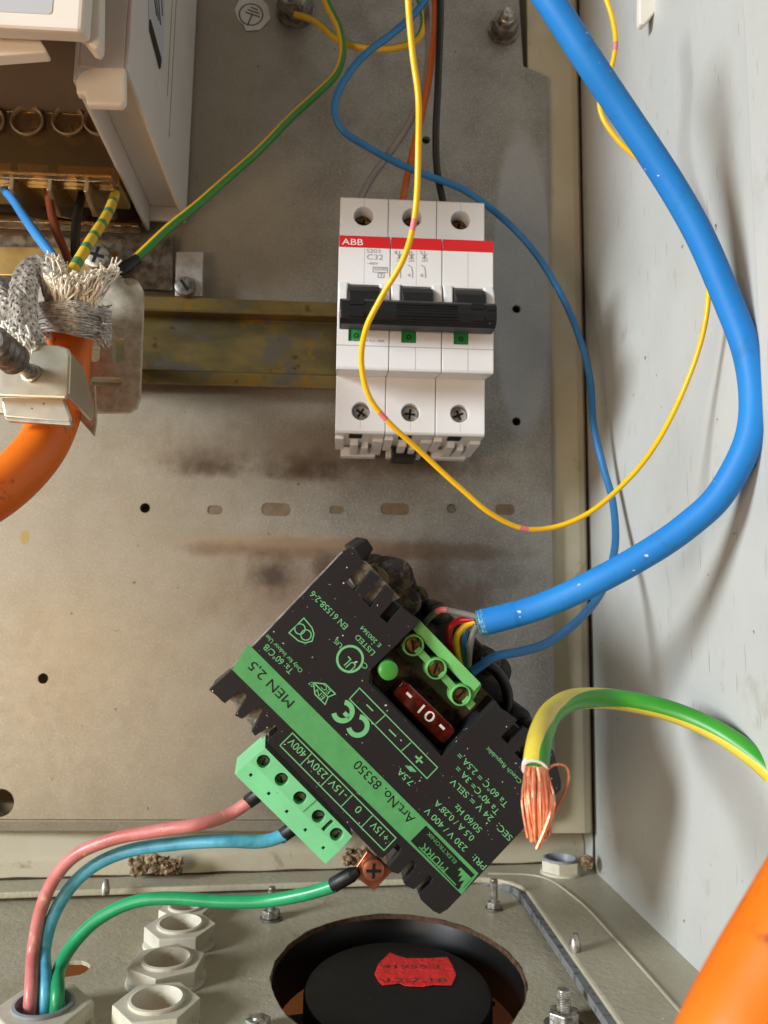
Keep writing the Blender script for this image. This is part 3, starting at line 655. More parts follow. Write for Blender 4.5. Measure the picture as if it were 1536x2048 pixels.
arcl(600,1258,10,0,360,.28,24,True); arcl(612,1270,10,0,360,.28,24,True)
ce = lambda u_,v_: S(606,1264,.06)+PU*(u_/K)+PV*(v_/K)
lines.append(stroke([ce(18,20),ce(-6,18),ce(-18,12),ce(-25,0),ce(-18,-12),ce(-6,-18),ce(18,-20)], .3, PN, True))
en = lambda u_,v_: S(646,1384,.06)+PU*(u_/K)+PV*(v_/K)
lines.append(stroke([en(26,0),en(8,14),en(-20,14),en(-14,0),en(-20,-14),en(8,-14)], .3, PN, True))
lines.append(stroke([en(26,0),en(-14,0)], .3, PN))
mesh('printed_marks', join(*lines), 'print_green_lines', psu)
text('EC', en(-10,-12), en(10,-12), PN, 9/K, 'print_green_lines', psu, .02); text('EN', en(-10,3), en(12,3), PN, 9/K, 'print_green_lines', psu, .02)
mesh('logo_panel', sheet([S(x,y,.1) for x,y in ((852,1651),(821,1682),(916,1779),(949,1750))]), 'print_black', psu)
text('MURR', S(897,1735), S(849,1685), PN, 15/K, 'print_green', psu, .14); text('ELEKTRONIK', S(914,1722), S(858,1662), PN, 7.5/K, 'print_green', psu, .14)
lg = lambda u_,v_: S(921,1752,.16)+PU*(u_/K)+PV*(v_/K)
mesh('logo_mark', prism([[lg(-20,-12),lg(12,-12),lg(12,-4),lg(6,-8),lg(3,4),lg(-2,-4),lg(-5,10),lg(-12,0),lg(-14,14),lg(-20,14)]], PN*.02), 'print_green', psu)
mesh('logo_rule', stroke([S(838,1694,.16),S(912,1770,.16)], .3, PN), 'print_green', psu)

# ================================================================== FAN in the floor
fan = thing('fan', 'black round fan hub with a red date sticker in the floor opening', 'fan', FC+V((0,0,-40)))
fc = FC
def oval(prof, o, n=64):
    vs, fs = [], []; m = len(prof); q = FRD/FR
    for dr, z in prof: vs += [o + GN*z + X_*((FR+dr)*math.cos(2*math.pi*i/n)) + GY*((FR*q+dr)*math.sin(2*math.pi*i/n)) for i in range(n)]
    for k in range(m):
        for i in range(n): fs.append((k*n+i, k*n+(i+1)%n, ((k+1)%m)*n+(i+1)%n, ((k+1)%m)*n+i))
    return vs, fs
mesh('shroud', oval([(1.6,-1.7),(3,-1.7),(3,-17),(-.6,-17),(-.3,-8)], fc), 'black_gloss', fan, smooth=40)
hb_ = G(800,1880,-4); hl_ = G(604,1985,-4); hr_ = G(988,1985,-4)
HRAD = (hr_.x-hl_.x)/2*.99; hubc = V(((hl_.x+hr_.x)/2, hb_.y, hb_.z)) - GY*HRAD*FRD/FR
def ovl(prof, o, q, n=64):
    vs, fs = [], []
    for r, z in prof: vs += [o + GN*z + X_*(r*math.cos(2*math.pi*i/n)) + GY*(r*q*math.sin(2*math.pi*i/n)) for i in range(n)]
    for k in range(len(prof)-1):
        for i in range(n): fs.append((k*n+i, k*n+(i+1)%n, (k+1)*n+(i+1)%n, (k+1)*n+i))
    fs.append(tuple(range(n-1,-1,-1))); fs.append(tuple((len(prof)-1)*n+i for i in range(n))); return vs, fs
hub = mesh('hub', ovl([(HRAD,-22),(HRAD,-1.6),(HRAD-.5,-.5),(HRAD-1.8,0),(HRAD-8,.12),(1,.2)], hubc, FRD/FR), 'hub_black', fan, smooth=40)
for k in range(7):
    a = 2*math.pi*k/7+.35; d0 = V((math.cos(a),math.sin(a),0)); d1 = V((math.cos(a+.55),math.sin(a+.55),0)); d2 = V((math.cos(a+.28),math.sin(a+.28),0))
    q = [hubc+d0*(HRAD-1)+V((0,0,-8)), hubc+d0*(FR-4)+V((0,0,-9)), hubc+d2*(FR-3.5)+V((0,0,-16)), hubc+d1*(FR-4)+V((0,0,-24)), hubc+d1*(HRAD-1)+V((0,0,-22)), hubc+d2*(HRAD-1)+V((0,0,-15))]
    mesh('blade', prism([q], V((0,0,-1.2))), 'black_gloss', fan)
sk = lambda x,y: PL(x,y,hubc+GN*.35,GN)
stv = [(749,1948),(757,1928),(780,1906),(795,1912),(812,1917),(860,1917),(895,1915),(905,1932),(912,1950),(908,1962),(903,1971),(868,1970),(848,1974),(810,1972),(800,1967),(785,1969),(765,1971),(756,1962)]
stk = mesh('sticker', prism([[sk(x,y) for x,y in stv]], GN*.15), 'sticker_red', hub)
def stx(txt,x0,x1,y,cap):
    text(txt, sk(x0,y), sk(x1,y), GN, cap, 'rust', stk, .2)
stx('41955.3', 764,880,1938,2.4); stx('12.7.18', 775,895,1966,2.6)

# ================================================================== CABLE GLAND NUTS
def gland(c, label, R=11.2, rot=0, grey=False, scale=1.0, n=None):
    n = n or GN; ay = GY if n is GN else Y_
    a = X_*math.cos(rot)+ay*math.sin(rot); b = ay*math.cos(rot)-X_*math.sin(rot)
    t = thing('gland_nut', label, 'gland nut', c+n*.02)
    k = scale
    mesh('flange', ring([(6.2*k,.05),(R*1.02*k,.05),(R*1.0*k,.9*k),(R*.9*k,1.3*k),(6.2*k,1.3*k)], c, n, 40), 'nut_beige', t, smooth=40)
    mesh('hex_body', hexring(R*k, 6.6*k, 4.3*k, c+n*1.1*k, a, b, n), 'nut_beige', t, bevel=.9, seg=3)
    mesh('collar', ring([(5.9*k,-1.9),(6.9*k,4.2*k),(7.3*k,5.3*k),(7.2*k,6.2*k),(6.5*k,6.4*k),(6.1*k,5.7*k)], c, n, 40), 'gland_grey' if grey else 'nut_beige', t, smooth=40)
    return t
gland(GL[0], 'open beige gland nut with white inner rim next to the wired gland', rot=.15)
gland(GL[1], 'open beige gland nut second along the row behind the first', rot=.45)
gland(GL[2], 'open beige gland nut third along the row under the green wire', rot=.1)
gland(GL[3], 'small beige gland nut partly covered by the green wire', rot=.3, scale=.8)
gland(WG, 'beige gland nut with grey collar holding the pink blue and green wires', R=12.0, rot=.2, grey=True, scale=1.05)
gland(PZw(1121,1746,RIM_Z), 'small beige gland nut with grey ring in the dirty floor corner', R=8.4, rot=.2, grey=True, scale=.92, n=Z_)

# ================================================================== STUDS AND BOLTS
def stud(px, py_base, py_top, r, label, zb, nut=None, name='threaded_stud', cone=False):
    b0 = PZw(px, py_base, zb) if zb == RIM_Z else G(px, py_base); dpx = py_base-py_top
    d = CAM_D+b0.y; Ht = dpx*d/F_PX*1.03
    t = thing(name, label, 'bolt', b0)
    if cone: pr = [(r,0),(r*1.05,Ht*.35),(r*.95,Ht*.5),(r*.6,Ht*.95),(r*.3,Ht)]
    else:
        pr = []; n = max(6, int(Ht/.55))
        for i in range(n): z = Ht*i/n; pr += [(r,z),(r*.86,z+Ht/n*.5)]
        pr += [(r*.86,Ht),(r*.5,Ht+.2)]
    mesh('shank', lathe(pr, b0, Z_, 20), 'bolt_steel', t, smooth=60)
    if nut:
        mesh('hex_nut', hexring(nut, r*.98, nut*.75, b0+V((0,0,.55)), V((math.cos(.3),math.sin(.3),0)), V((-math.sin(.3),math.cos(.3),0)), Z_), 'bolt_steel', t, bevel=.25)
        mesh('washer', ring([(r,.02),(nut*1.2,.02),(nut*1.2,.5),(r,.5)], b0, Z_, 28), 'steel_dark', t)
    return t
stud(542,1838,1782,1.35,'short steel stud with hex nut behind the green wire',GP_Z,3.2)
stud(988,1818,1765,1.45,'short steel stud with hex nut under the power supply corner',GP_Z,2.6)
stud(1128,2052,1988,1.9,'thick threaded stud with nut beside the fan opening',GP_Z,4.4)
stud(515,2062,2036,1.7,'steel bolt end with nut in front of the fan opening',GP_Z,3.4)
stud(1150,1902,1870,1.7,'pointed zinc screw tip poking up through the side rim',RIM_Z,cone=True,name='screw_tip')
stud(210,1788,1762,1.5,'zinc screw tip poking up through the rear rim',RIM_Z,cone=True,name='screw_tip')
# earth bolt and top right bolt on the plate
eb = P(592,22,0); ebt = thing('earth_bolt', 'dirty zinc earth bolt with washers holding two green yellow wires', 'bolt', eb)
mesh('washer', lathe([(8.5,0.1),(8.5,1.6),(7.4,1.8),(7.4,6),(6.6,6.4)], eb, OUT, 36), 'steel_dark', ebt, smooth=35)
mesh('hex_nut', hexring(7.4,3.9,5.5,eb+OUT*6.4,X_,Z_,OUT), 'bolt_steel', ebt, bevel=.4)
mesh('shank', lathe([(4,6),(4,17),(3.4,17.6)], eb, OUT, 24), 'bolt_steel', ebt, smooth=35)
tb2 = P(1007,62,0); tbt = thing('hex_bolt', 'weathered hex nut and bolt in the upper corner of the plate', 'bolt', tb2)
mesh('washer', lathe([(6.8,0.1),(6.8,1.2)], tb2, OUT, 32), 'steel_dark', tbt, smooth=35)
mesh('hex_nut', hexring(5.9,3.4,5.2,tb2+OUT*1.2,X_,Z_,OUT), 'steel_dark', tbt, bevel=.5)
mesh('shank', lathe([(3.4,1),(3.4,9),(3.0,9.3),(2.6,11),(2.2,11.4)], tb2, OUT, 24), 'bolt_steel', tbt, smooth=35)
# earth sticker
es = P(503,28,0); k = CAM_D/F_PX
sp = [(469,20),(478,2),(495,-8),(520,-6),(536,12),(541,38),(530,50),(520,60),(492,62),(487,50),(476,40)]
stt = mesh('earth_sticker', prism([[P(x,y,.3) for x,y in sp]], OUT*.15), 'sticker_white'); tag(stt, 'worn pale round sticker with an earth symbol on the plate', 'sticker')
ec = lambda x,y: P(x,y,.5)
mesh('printed_symbol', join(stroke([P(502,29,.5)+X_*(5.0*math.cos(i*.2618))+Z_*(5.0*math.sin(i*.2618)) for i in range(24)], .55, OUT, True), stroke([ec(496,48),ec(504,30)],.6,OUT), stroke([ec(490,24),ec(520,34)],.6,OUT), stroke([ec(495,19),ec(519,27)],.6,OUT), stroke([ec(501,14),ec(516,20)],.6,OUT)), 'print_black', stt)

# ================================================================== DRIVE (top left)
drv = thing('motor_drive', 'grey and cream motor drive with amber terminal cover above the shield clamp', 'motor drive', (-110,-40,150))
OX, IX, DZ, DH = -65.5, -81.5, 161.0, 96.0
mesh('side_panel', join(box(OX-1.4,OX,2,DH,DZ,330), box(IX,IX+1.4,2,DH,DZ-4,330), box(IX+1.4,OX-1.4,DH-1.6,DH,DZ+1,330), box(IX+1.4,OX-1.4,2,DH-1.6,DZ+6,330), box(IX+1.4,OX-1.4,2,4,DZ,DZ+6)), 'drive_grey', drv, bevel=.4)
mesh('panel_groove', join(*[box(OX-.2,OX+.12,h0,h0+.5,DZ+4+o_,330) for h0,o_ in ((40,10),(46,22))]), 'drive_dark', drv)
tabp = [P(x,y,100) for x,y in ((152,160),(165,140),(180,133),(250,133),(250,200),(242,210),(172,208),(170,187),(152,187))]
mesh('corner_tab', prism([tabp], V((0,3,0))), 'drive_cream', drv, bevel=.7)
c0 = P(166,62,128); c1 = P(200,95,112)
mesh('front_cover', prism([[V((-190,-121,c0.z+1.5)),V((-190,-128,c0.z)),V((-190,-128,330)),V((-190,-121,330))]], V((190+c0.x,0,0))), 'drive_cream', drv, bevel=1.5, seg=3)
mesh('cover_foot', prism([[P(x,y,121) for x,y in ((150,-60),(202,-60),(200,86),(192,98),(180,92),(160,66),(150,62))]], V((0,5,0))), 'drive_cream', drv, bevel=.7)
mesh('cover_underside', prism([[P(x,y,119) for x,y in ((-60,40),(72,66),(92,98),(92,104),(-60,116))]], V((0,4,0))), 'drive_cream', drv, bevel=.6)
mesh('cover_window', prism([rrect(P(35,-10,128),X_,Z_,9,5,1)], OUT*.15), 'sticker_silver', drv)
zt = P(100,210,52).z
mesh('inner_body', box(-190,IX,20,98,zt,330), 'drive_dark', drv)
mesh('inner_side', box(IX-22,IX-.2,58,96,zt-.5,zt+30), 'drive_dark', drv)
# terminal zone
zb_ = P(100,345,52).z
mesh('terminal_block', box(-190,IX-1,12,36,zb_+5,zt), 'black_gloss', drv)
tc_ = mesh('terminal_cover', join(box(-190,IX-.6,47.5,49,zb_,zt-.4), box(-190,IX-.6,45,51,zb_-2.2,zb_+.6)), 'amber_cover', drv, bevel=.3)
lipz = P(100,446,14)
mesh('cover_lip', join(box(-190,IX+.2,10,16,lipz.z-1.2,lipz.z+.2), box(-190,IX+.2,9,10.5,lipz.z-.5,lipz.z+16)), 'amber_cover', drv, bevel=.3)
for px in (22,98,172):
    a = P(px,345,50); b = P(px+22,425,18); m_ = P(px+3,395,42)
    mesh('rib', prism([[V((a.x,-51,zb_-2)),V((a.x,-51,zb_-6)),V((a.x,-40,m_.z-6)),V((a.x,-20,b.z-4)),V((a.x,-14,b.z)),V((a.x,-14,b.z+10)),V((a.x,-44,zb_+2))]], V((1.6,0,0))), 'amber_rib', drv, bevel=.3)
for px in (-22,56,138,200):
    c = P(px,243,49)
    mesh('screw_funnel', ring([(3.6,-8),(4.9,1.0),(5.4,1.6),(5.8,1.0),(4.6,-8)], c, OUT, 28), 'amber_rib', drv, smooth=40)
    screw_head(c+OUT*(-6), OUT, 3.4, .8, 'bolt_steel', drv, 'slot', px*.1, 'terminal_screw')
    mesh('clamp_metal', box(c.x-5.5,c.x+5.5,24,41,zb_+2,zb_+9), 'gold_warm_lit_zinc', drv, bevel=.4)
for px in (30,112,190): 
    c = P(px,372,30); mesh('ferrule', lathe([(1.6,-6),(2.2,5),(2.3,5.6)], c, (Z_*-.6+OUT*.4), 16), 'drive_blue_wire' if px<150 else 'hole_black', drv, smooth=40)
# rating sticker on the side
sx = lambda x,y,e=.1: PXw(x,y,OX) + X_*e
stk2 = mesh('rating_sticker', prism([[sx(x,y) for x,y in ((296,-50),(329,-50),(328,40),(324,136),(317,139),(297,58))]], X_*.1), 'sticker_silver', drv)
mesh('printed_bar', prism([[sx(x,y,.22) for x,y in ((297,40),(300,38),(322,118),(320,136),(317,138),(297,60))]], X_*.05), 'print_black', stk2)
for k_ in range(4):
    x0_ = 303+5.5*k_; y0_ = -30+9*(k_%3)
    mesh('printed_line', prism([[sx(x,y,.22) for x,y in ((x0_,y0_),(x0_+1.8,y0_),(x0_+10-k_*1.6,y0_+62),(x0_+8-k_*1.6,y0_+62))]], X_*.05), 'print_black', stk2)
# base flange, foot and sheet below
foot = mesh('mounting_foot', prism([[P(x,y,9) for x,y in ((352,503),(406,503),(404,592),(350,592))]], -OUT*2), 'zinc', drv, bevel=.4)
screw_head(P(371,575,9.2), OUT, 4.2, 2.6, 'steel_dark', drv, 'slot', 1.4, 'foot_screw')
mesh('mounting_sheet', prism([[P(x,y,16) for x,y in ((-60,492),(204,496),(238,502),(236,545),(200,552),(-60,550))]], -OUT*1.6), 'gold_warm_lit_zinc', drv, bevel=.3)
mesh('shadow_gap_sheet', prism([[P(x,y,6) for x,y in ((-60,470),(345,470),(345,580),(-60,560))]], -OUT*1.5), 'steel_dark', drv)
screw_head(P(196,516,20), OUT, 5.2, 3.0, 'bolt_steel', drv, 'cross', .5, 'sheet_screw')

# ================================================================== SHIELD CLAMP AND ORANGE CABLE
BH = 63.0
brp = [(40,565),(150,556),(262,556),(276,562),(285,578),(286,610),(279,795),(272,814),(256,824),(-40,826),(-40,565)]
sls = [rrect(P(237,700,BH),X_,Z_,1.7,4.2,1.6,5), rrect(P(190,702,BH),X_,Z_,1.6,3.6,1.5,5), rrect(P(212,764,BH),X_,Z_,5.0,1.6,1.5,5)]
br = thing('shield_bracket', 'flat zinc bracket with rounded corners and slots behind the orange cable', 'bracket', P(150,824,BH))
mesh('bracket_plate', prism([[P(x,y,BH) for x,y in brp]]+[list(reversed(s)) for s in sls], -OUT*2.2), 'bracket_zinc', br, bevel=.3)
mesh('bracket_leg', box(P(60,700,BH).x,P(150,700,BH).x,16,BH-2.3,P(60,640,BH).z,P(60,600,BH).z), 'bracket_zinc', br)
cl = thing('cable_clamp', 'shiny zinc saddle clamp with knurled thumb screw gripping the orange cable', 'clamp', P(70,830,80))
CH = 101.0
ft_ = [P(x,y,CH) for x,y in ((-60,680),(118,690),(138,697),(141,710),(138,788),(132,797),(-60,790))]
mesh('saddle_front', prism([ft_], -OUT*1.4), 'clamp_zinc', cl, bevel=.6)
g0 = P(141,702,CH-.7); g1 = P(137,793,CH-.7)
sideq = [g0, g1, V((g1.x,-56,g1.z+1)), V((g0.x,-52,g0.z-8)), V((g0.x,-66,g0.z-2))]
mesh('saddle_side', prism([[g0,g1,V((g1.x,-77,g1.z-1)),V((g1.x,-77,g0.z-9)),V((g0.x,-88,g0.z-1))]], V((-1.3,0,0))), 'clamp_zinc', cl, bevel=.3)
mesh('lower_jaw', prism([[P(x,y,97) for x,y in ((2,795),(128,797),(143,838),(140,846),(8,834))]], -OUT*1.4), 'clamp_zinc', cl, bevel=.5)
mesh('jaw_edge', prism([[P(x,y,98) for x,y in ((8,834),(141,843),(142,851),(14,842))]], -OUT*2.4), 'zinc', cl, bevel=.3)
mesh('jaw_ear', prism([[P(x,y,70) for x,y in ((138,794),(152,832),(188,872),(193,840),(190,770)) ]], -OUT*1.3), 'bracket_zinc', cl, bevel=.3)
ts = P(62,747,CH); ax = (OUT + X_*-.12 + Z_*.10).normalized()
mesh('thumb_screw', lathe([(2.6,-3),(2.6,.6),(2.0,.8),(2.0,9),(2.2,9.5)], ts, ax, 24), 'bolt_steel', cl, smooth=40)
kn = []
for i in range(9): kn += [(4.0 if i%2 else 4.35, 9.5+i*1.3)]
mesh('knurled_knob', lathe([(2.2,9.2)]+kn+[(3.0,20.6)], ts, ax, 30), 'steel_dark', cl, smooth=20)
oc = [(140,655,72),(136,700,72),(128,770,74),(104,850,82),(62,920,92),(5,978,100),(-60,1016,106),(-130,1040,110)]
ocab = wire('orange_cable', oc, 7.0, 'orange_cable', 'thick orange cable held in the zinc clamp below the drive', 'cable', seg=36)
tip = P(*oc[0])
# stripped cores of the orange cable
core_g = 'cores of the orange cable'
wire('cable_core', [(-30,330,26),(-5,362,30),(25,400,50),(70,465,72),(118,535,78),(136,600,78)], 1.5, 'drive_blue_wire', 'glossy light blue wire core running from the drive into the orange cable', parent=None, seg=18)
wire('cable_core', [(92,350,28),(98,400,45),(112,460,62),(140,540,74),(142,610,76)], 1.45, 'brown_wire', 'brown wire core running from the drive into the orange cable', seg=18)
wire('cable_core', [(166,365,28),(158,420,45),(150,470,60),(150,540,72),(148,610,76)], 1.5, 'black_wire', 'black wire core running from the drive into the orange cable', seg=18)
wire('cable_core', [(238,365,30),(222,412,48),(190,470,66),(150,530,82),(122,580,84),(130,630,78)], 1.7, ['drive_yellow','drive_green'], 'yellow wire core with green cross bands running into the orange cable', seg=18, fm=lambda a,s,p: 1 if (s%10.6) < 3.0 else 0, step=.5)
# braid, frayed strands
def strand(path, r, mat_seg=5): v,f,_ = sweep(path, r, mat_seg); return v,f
def fan_strands(n, A0, A1, B0, B1, r, bow, jit):
    L = []
    for i in range(n):
        t = (i+random.random())/n; u_ = random.random()
        a = V(A0).lerp(V(A1), t); b = V(B0).lerp(V(B1), min(1,max(0,t+random.uniform(-.12,.12))))
        j = lambda s: V((random.uniform(-s,s),random.uniform(-s,s),random.uniform(-s,s)))
        m = (a+b)/2 + V(bow)*random.uniform(.5,1.2) + j(jit); m2 = a.lerp(b,.8) + j(jit)*.9
        L.append(strand(catmull([a+j(jit*.4), m, m2, b+j(jit)], 1.6), r*random.uniform(.7,1.2)))
    return join(*L)
sb = thing('shield_braid', 'frayed metal shield strands folded back over the end of the orange cable', 'braid', tip)
L = []
for i in range(330):
    t = random.random(); j_ = lambda k: random.uniform(-k,k)
    pts = [(72+j_(16),612+46*t+j_(8),86+j_(2)), (112+j_(8),604+58*t+j_(5),91-3*t+j_(1.5)), (152+j_(6),604+66*t+j_(5),92-4*t+j_(1.5)), (190+j_(6),612+66*t+j_(6),86-3*t+j_(1.5)), (214+j_(10),622+66*t+j_(14),77+j_(3))]
    L.append(strand(catmull(PP(pts), 1.5), random.uniform(.12,.2)))
for i in range(60):
    c = (random.choice([(92,668),(200,676),(212,640),(85,625)])); j_ = lambda k: random.uniform(-k,k)
    L.append(strand(catmull(PP([(c[0]+j_(14),c[1]+j_(12),84+j_(5)) for _ in range(4)]), 1.0), .12))
x = mesh('wire_strands', join(*L), 'braid', sb); x['kind'] = 'stuff'
x = mesh('wrapped_core', sweep(catmull(PP([(120,600,78),(150,625,76),(142,660,75)]),2), lambda t: 8.0-1.0*t, 24)[:2], 'braid', sb, smooth=60)
x = mesh('filler_fibres', join(fan_strands(90, P(118,606,90), P(185,612,88), P(135,560,92), P(225,545,82), .32, OUT*3.5, 2.2), fan_strands(70, P(125,606,90), P(190,612,88), P(180,560,90), P(232,528,80), .26, OUT*3, 2.6), fan_strands(90, P(112,595,90), P(132,600,90), P(98,540,90), P(128,548,90), .36, OUT*3, 2.0), fan_strands(60, P(112,600,90), P(130,600,90), P(104,516,90), P(122,536,90), .26, OUT*2, 2.4)), 'fray', sb); x['kind'] = 'stuff'
def braided(name, pts, R, label):
    path = catmull(PP(pts), .7); L = [sweep(path, R*.93, 16)[:2]]
    n = len(path); fr = []; prev = None
    for i,p in enumerate(path):
        t = (path[min(i+1,n-1)]-path[max(i-1,0)]).normalized(); a = OUT - t*OUT.dot(t)
        if a.length < .3 and prev: a = prev - t*prev.dot(t)
        a.normalize(); prev = a; fr.append((p,a,t.cross(a)))
    for sgn in (1,-1):
        for k_ in range(11):
            for off in (-.11,0,.11):
                pts_ = []
                for i,(p,a,b) in enumerate(fr):
                    th = sgn*i*.16 + 2*math.pi*k_/11 + off; rr = R*(1+.07*sgn*math.cos(th*5.5)) + random.uniform(-.05,.05)
                    pts_.append(p + a*(rr*math.cos(th)) + b*(rr*math.sin(th)))
                L.append(strand(pts_, .2, 4))
    return tag(mesh(name, join(*L), 'braid', smooth=60), label, 'braid')
braided('braid_strap', [(118,600,86),(104,560,90),(80,536,88),(55,555,92),(46,600,96),(50,650,98),(70,700,98)], 3.6, 'curved woven metal braid strap bending over beside the frayed cable end')
braided('braid_strap', [(-40,560,80),(0,590,84),(14,640,88),(10,700,88)], 4.0, 'second woven metal braid strap passing behind the thumb screw')
x = mesh('white_fibre_tuft', join(fan_strands(140, P(10,690,100), P(70,705,100), P(8,655,98), P(60,668,100), .3, OUT*2, 2.2)), 'white_core'); tag(x, 'tuft of white fibre strands behind the knurled thumb screw', 'fibre'); x['kind'] = 'stuff'

# ================================================================== WIRES
# big blue cable
bc = [(1062,-55,142),(1097,0,142),(1166,104,140),(1246,223,136),(1330,352,133),(1414,500,131),(1464,620,130),(1492,705,130),(1506,785,130),(1505,850,130),(1489,905,129),(1434,998,125),(1372,1052,121),(1300,1102,117),(1205,1158,112),(1105,1202,106),(1025,1230,102),(962,1246,100)]
blue = wire('control_cable', bc, 3.5, 'blue_cable', 'thick bright blue cable looping past the white side wall to the power supply', 'cable', seg=36)
e = P(962,1246,100); d_ = (P(962,1246,100)-P(1025,1230,102)).normalized()
mesh('cut_end', lathe([(3.5,-10),(3.62,-7.5),(3.54,-6.6),(3.68,-5),(3.56,-4.2),(3.7,-2.8),(3.58,-1.8),(3.68,-.6),(3.2,.4),(1.8,.2)], e, d_, 28), 'blue_cable', blue, smooth=60)
mesh('torn_sheath', lathe([(3.55,-1.5),(3.76,-.9),(3.45,.2),(3.78,.7),(2.6,.9),(1.5,.3)], e, d_, 14), 'torn_foil', blue)
for col, pts, r, lab in (('grey_wire', [(955,1235,100),(915,1226,99),(882,1220,98),(862,1232,95),(845,1252,88)], 0.85, 'thin grey wire with pink mark from the blue cable into the green terminal'),
     ('red_wire', [(950,1238,97),(920,1240,95),(903,1252,95),(899,1275,93),(908,1312,88)], 0.95, 'thin red wire from the blue cable into the green terminal'),
     ('yellow_wire', [(950,1243,97),(928,1254,95),(914,1272,94),(915,1300,92),(924,1328,88)], 0.95, 'thin yellow wire from the blue cable into the green terminal'),
     ('blue_wire', [(950,1247,97),(936,1252,95),(927,1275,94),(928,1305,92),(936,1334,88)], 0.9, 'thin blue wire from the blue cable into the green terminal'),
     ('grey_wire', [(954,1252,97),(944,1275,97),(938,1305,94),(936,1336,88)], .9, 'bare grey drain wire beside the thin blue wire')):
    if 'pink' in lab:
        mk_ = P(884,1220,98); wire('signal_wire', pts, r, [col,'pink_mark'], lab, fm=lambda a,s,p: 1 if (p-mk_).length < 1.6 else 0, step=.5)
    else: wire('signal_wire', pts, r, col, lab, step=.6)
# thin dark blue wire
wire('blue_wire', [(870,-30,46),(835,22,46),(790,62,46),(728,112,46),(685,168,45),(668,212,44),(682,258,42),(745,300,38),(840,345,34),(935,385,30),(1010,440,28),(1080,520,26),(1128,600,24),(1160,680,24),(1180,760,24),(1188,850,26),(1206,935,30),(1226,1005,36),(1232,1070,44),(1222,1130,54),(1200,1188,64),(1150,1248,76),(1090,1287,84),(1040,1303,88),(990,1315,90),(945,1345,89)], 1.32, 'blue_wire', 'long dark blue wire curving behind the breaker down to the power supply')
# yellow wire with pink marks
marks = [P(825,447,148), P(765,830,128), P(1045,1058,112), P(1350,828,110), P(1229,95,112)]
yp = [(812,-40,162),(818,40,160),(826,110,158),(838,195,156),(837,290,152),(827,440,148),(806,520,146),(762,600,142),(732,660,138),(722,720,134),(736,790,130),(772,840,127),(850,910,122),(920,975,118),(980,1028,115),(1045,1057,112),(1110,1053,110),(1180,1025,110),(1250,965,110),(1310,890,110),(1358,805,112),(1393,712,116),(1413,620,120),(1415,550,120),(1395,470,116),(1345,390,112),(1285,328,110),(1238,282,110),(1204,230,110),(1200,195,110),(1218,150,110),(1230,95,112),(1226,40,112),(1208,-20,112)]
wire('yellow_wire', yp, .70, ['yellow_wire','pink_mark'], 'long thin yellow wire with pink marks looping in front of the breaker', fm=lambda a,s,p: 1 if min((p-m).length for m in marks) < 1.3 else 0, step=.5, seg=16)
# three supply wires into the breaker
wire('supply_wire', [(848,-30,40),(856,60,38),(850,170,34),(822,240,30),(775,310,28),(738,365,28),(712,420,28)], 1.4, 'grey_wire', 'grey wire entering the top of the breaker')
wire('supply_wire', [(868,-30,44),(870,60,42),(860,150,38),(840,240,33),(818,340,30),(802,420,29)], 1.32, 'orange_wire', 'rusty orange wire entering the top of the breaker')
wire('supply_wire', [(880,-30,46),(880,80,44),(876,170,40),(871,270,34),(876,350,30),(890,420,29)], 1.36, 'black_wire', 'black wire entering the top of the breaker')
# earth wires from the bolt
def half(c0, wd): return lambda a,s,p: 1 if abs((a-c0+180)%360-180) < wd else 0
wire('earth_wire', [(640,-30,30),(655,10,30),(678,55,30),(686,95,30),(676,140,31),(630,190,34),(560,258,40),(480,335,46),(400,405,52),(335,458,58),(290,500,62),(258,530,64)], 1.5, ['gy_green_c','gy_yellow_c'], 'green and yellow earth wire running diagonally down to a black ferrule', fm=half(62,58), seg=48)
fe = P(262,527,64); fd = (P(232,548,66)-fe).normalized()
mesh('ferrule', lathe([(1.7,-3),(1.8,0),(2.0,.5),(1.9,4),(1.1,7.5)], fe, fd, 20), 'black_plastic', bpy.data.objects['earth_wire'], smooth=40)
wire('earth_wire', [(592,30,12),(632,44,18),(680,82,22),(735,97,24),(790,96,26),(832,80,28),(846,52,30),(842,10,32),(828,-30,34)], 1.3, ['gy_yellow_c','gy_green_c'], 'green and yellow earth wire looping from the earth bolt behind the other wires', fm=half(270,70), seg=20)
# thick green yellow cable with bare copper
gy = [(1620,1640,132),(1570,1575,128),(1510,1515,122),(1430,1460,114),(1330,1420,106),(1230,1398,102),(1160,1397,108),(1110,1420,122),(1084,1460,138),(1074,1500,146),(1070,1538,150)]
def gyf(a, s, p):
    px_t = max(0, min(1, (78-p.x)/24))          # stripe winds round to the outer side along the bend
    d = lambda c: abs((a-c+180)%360-180)
    return 1 if d(268) < 52*(1-px_t)+8 or d(70+25*(1-px_t)) < 58*px_t else 0
gyc = wire('earth_cable', gy, 2.75, ['gy_green','gy_yellow'], 'thick green and yellow earth cable ending in bare copper before the power supply', 'cable', fm=gyf, seg=128, step=.3)
e = P(1070,1538,150)
mesh('white_sleeve', ring([(2.2,-1),(2.8,-1),(2.8,.25),(2.2,.25)], e, (P(1070,1538,150)-P(1074,1500,146)).normalized(), 28), 'white_core', gyc, smooth=40)
L = []
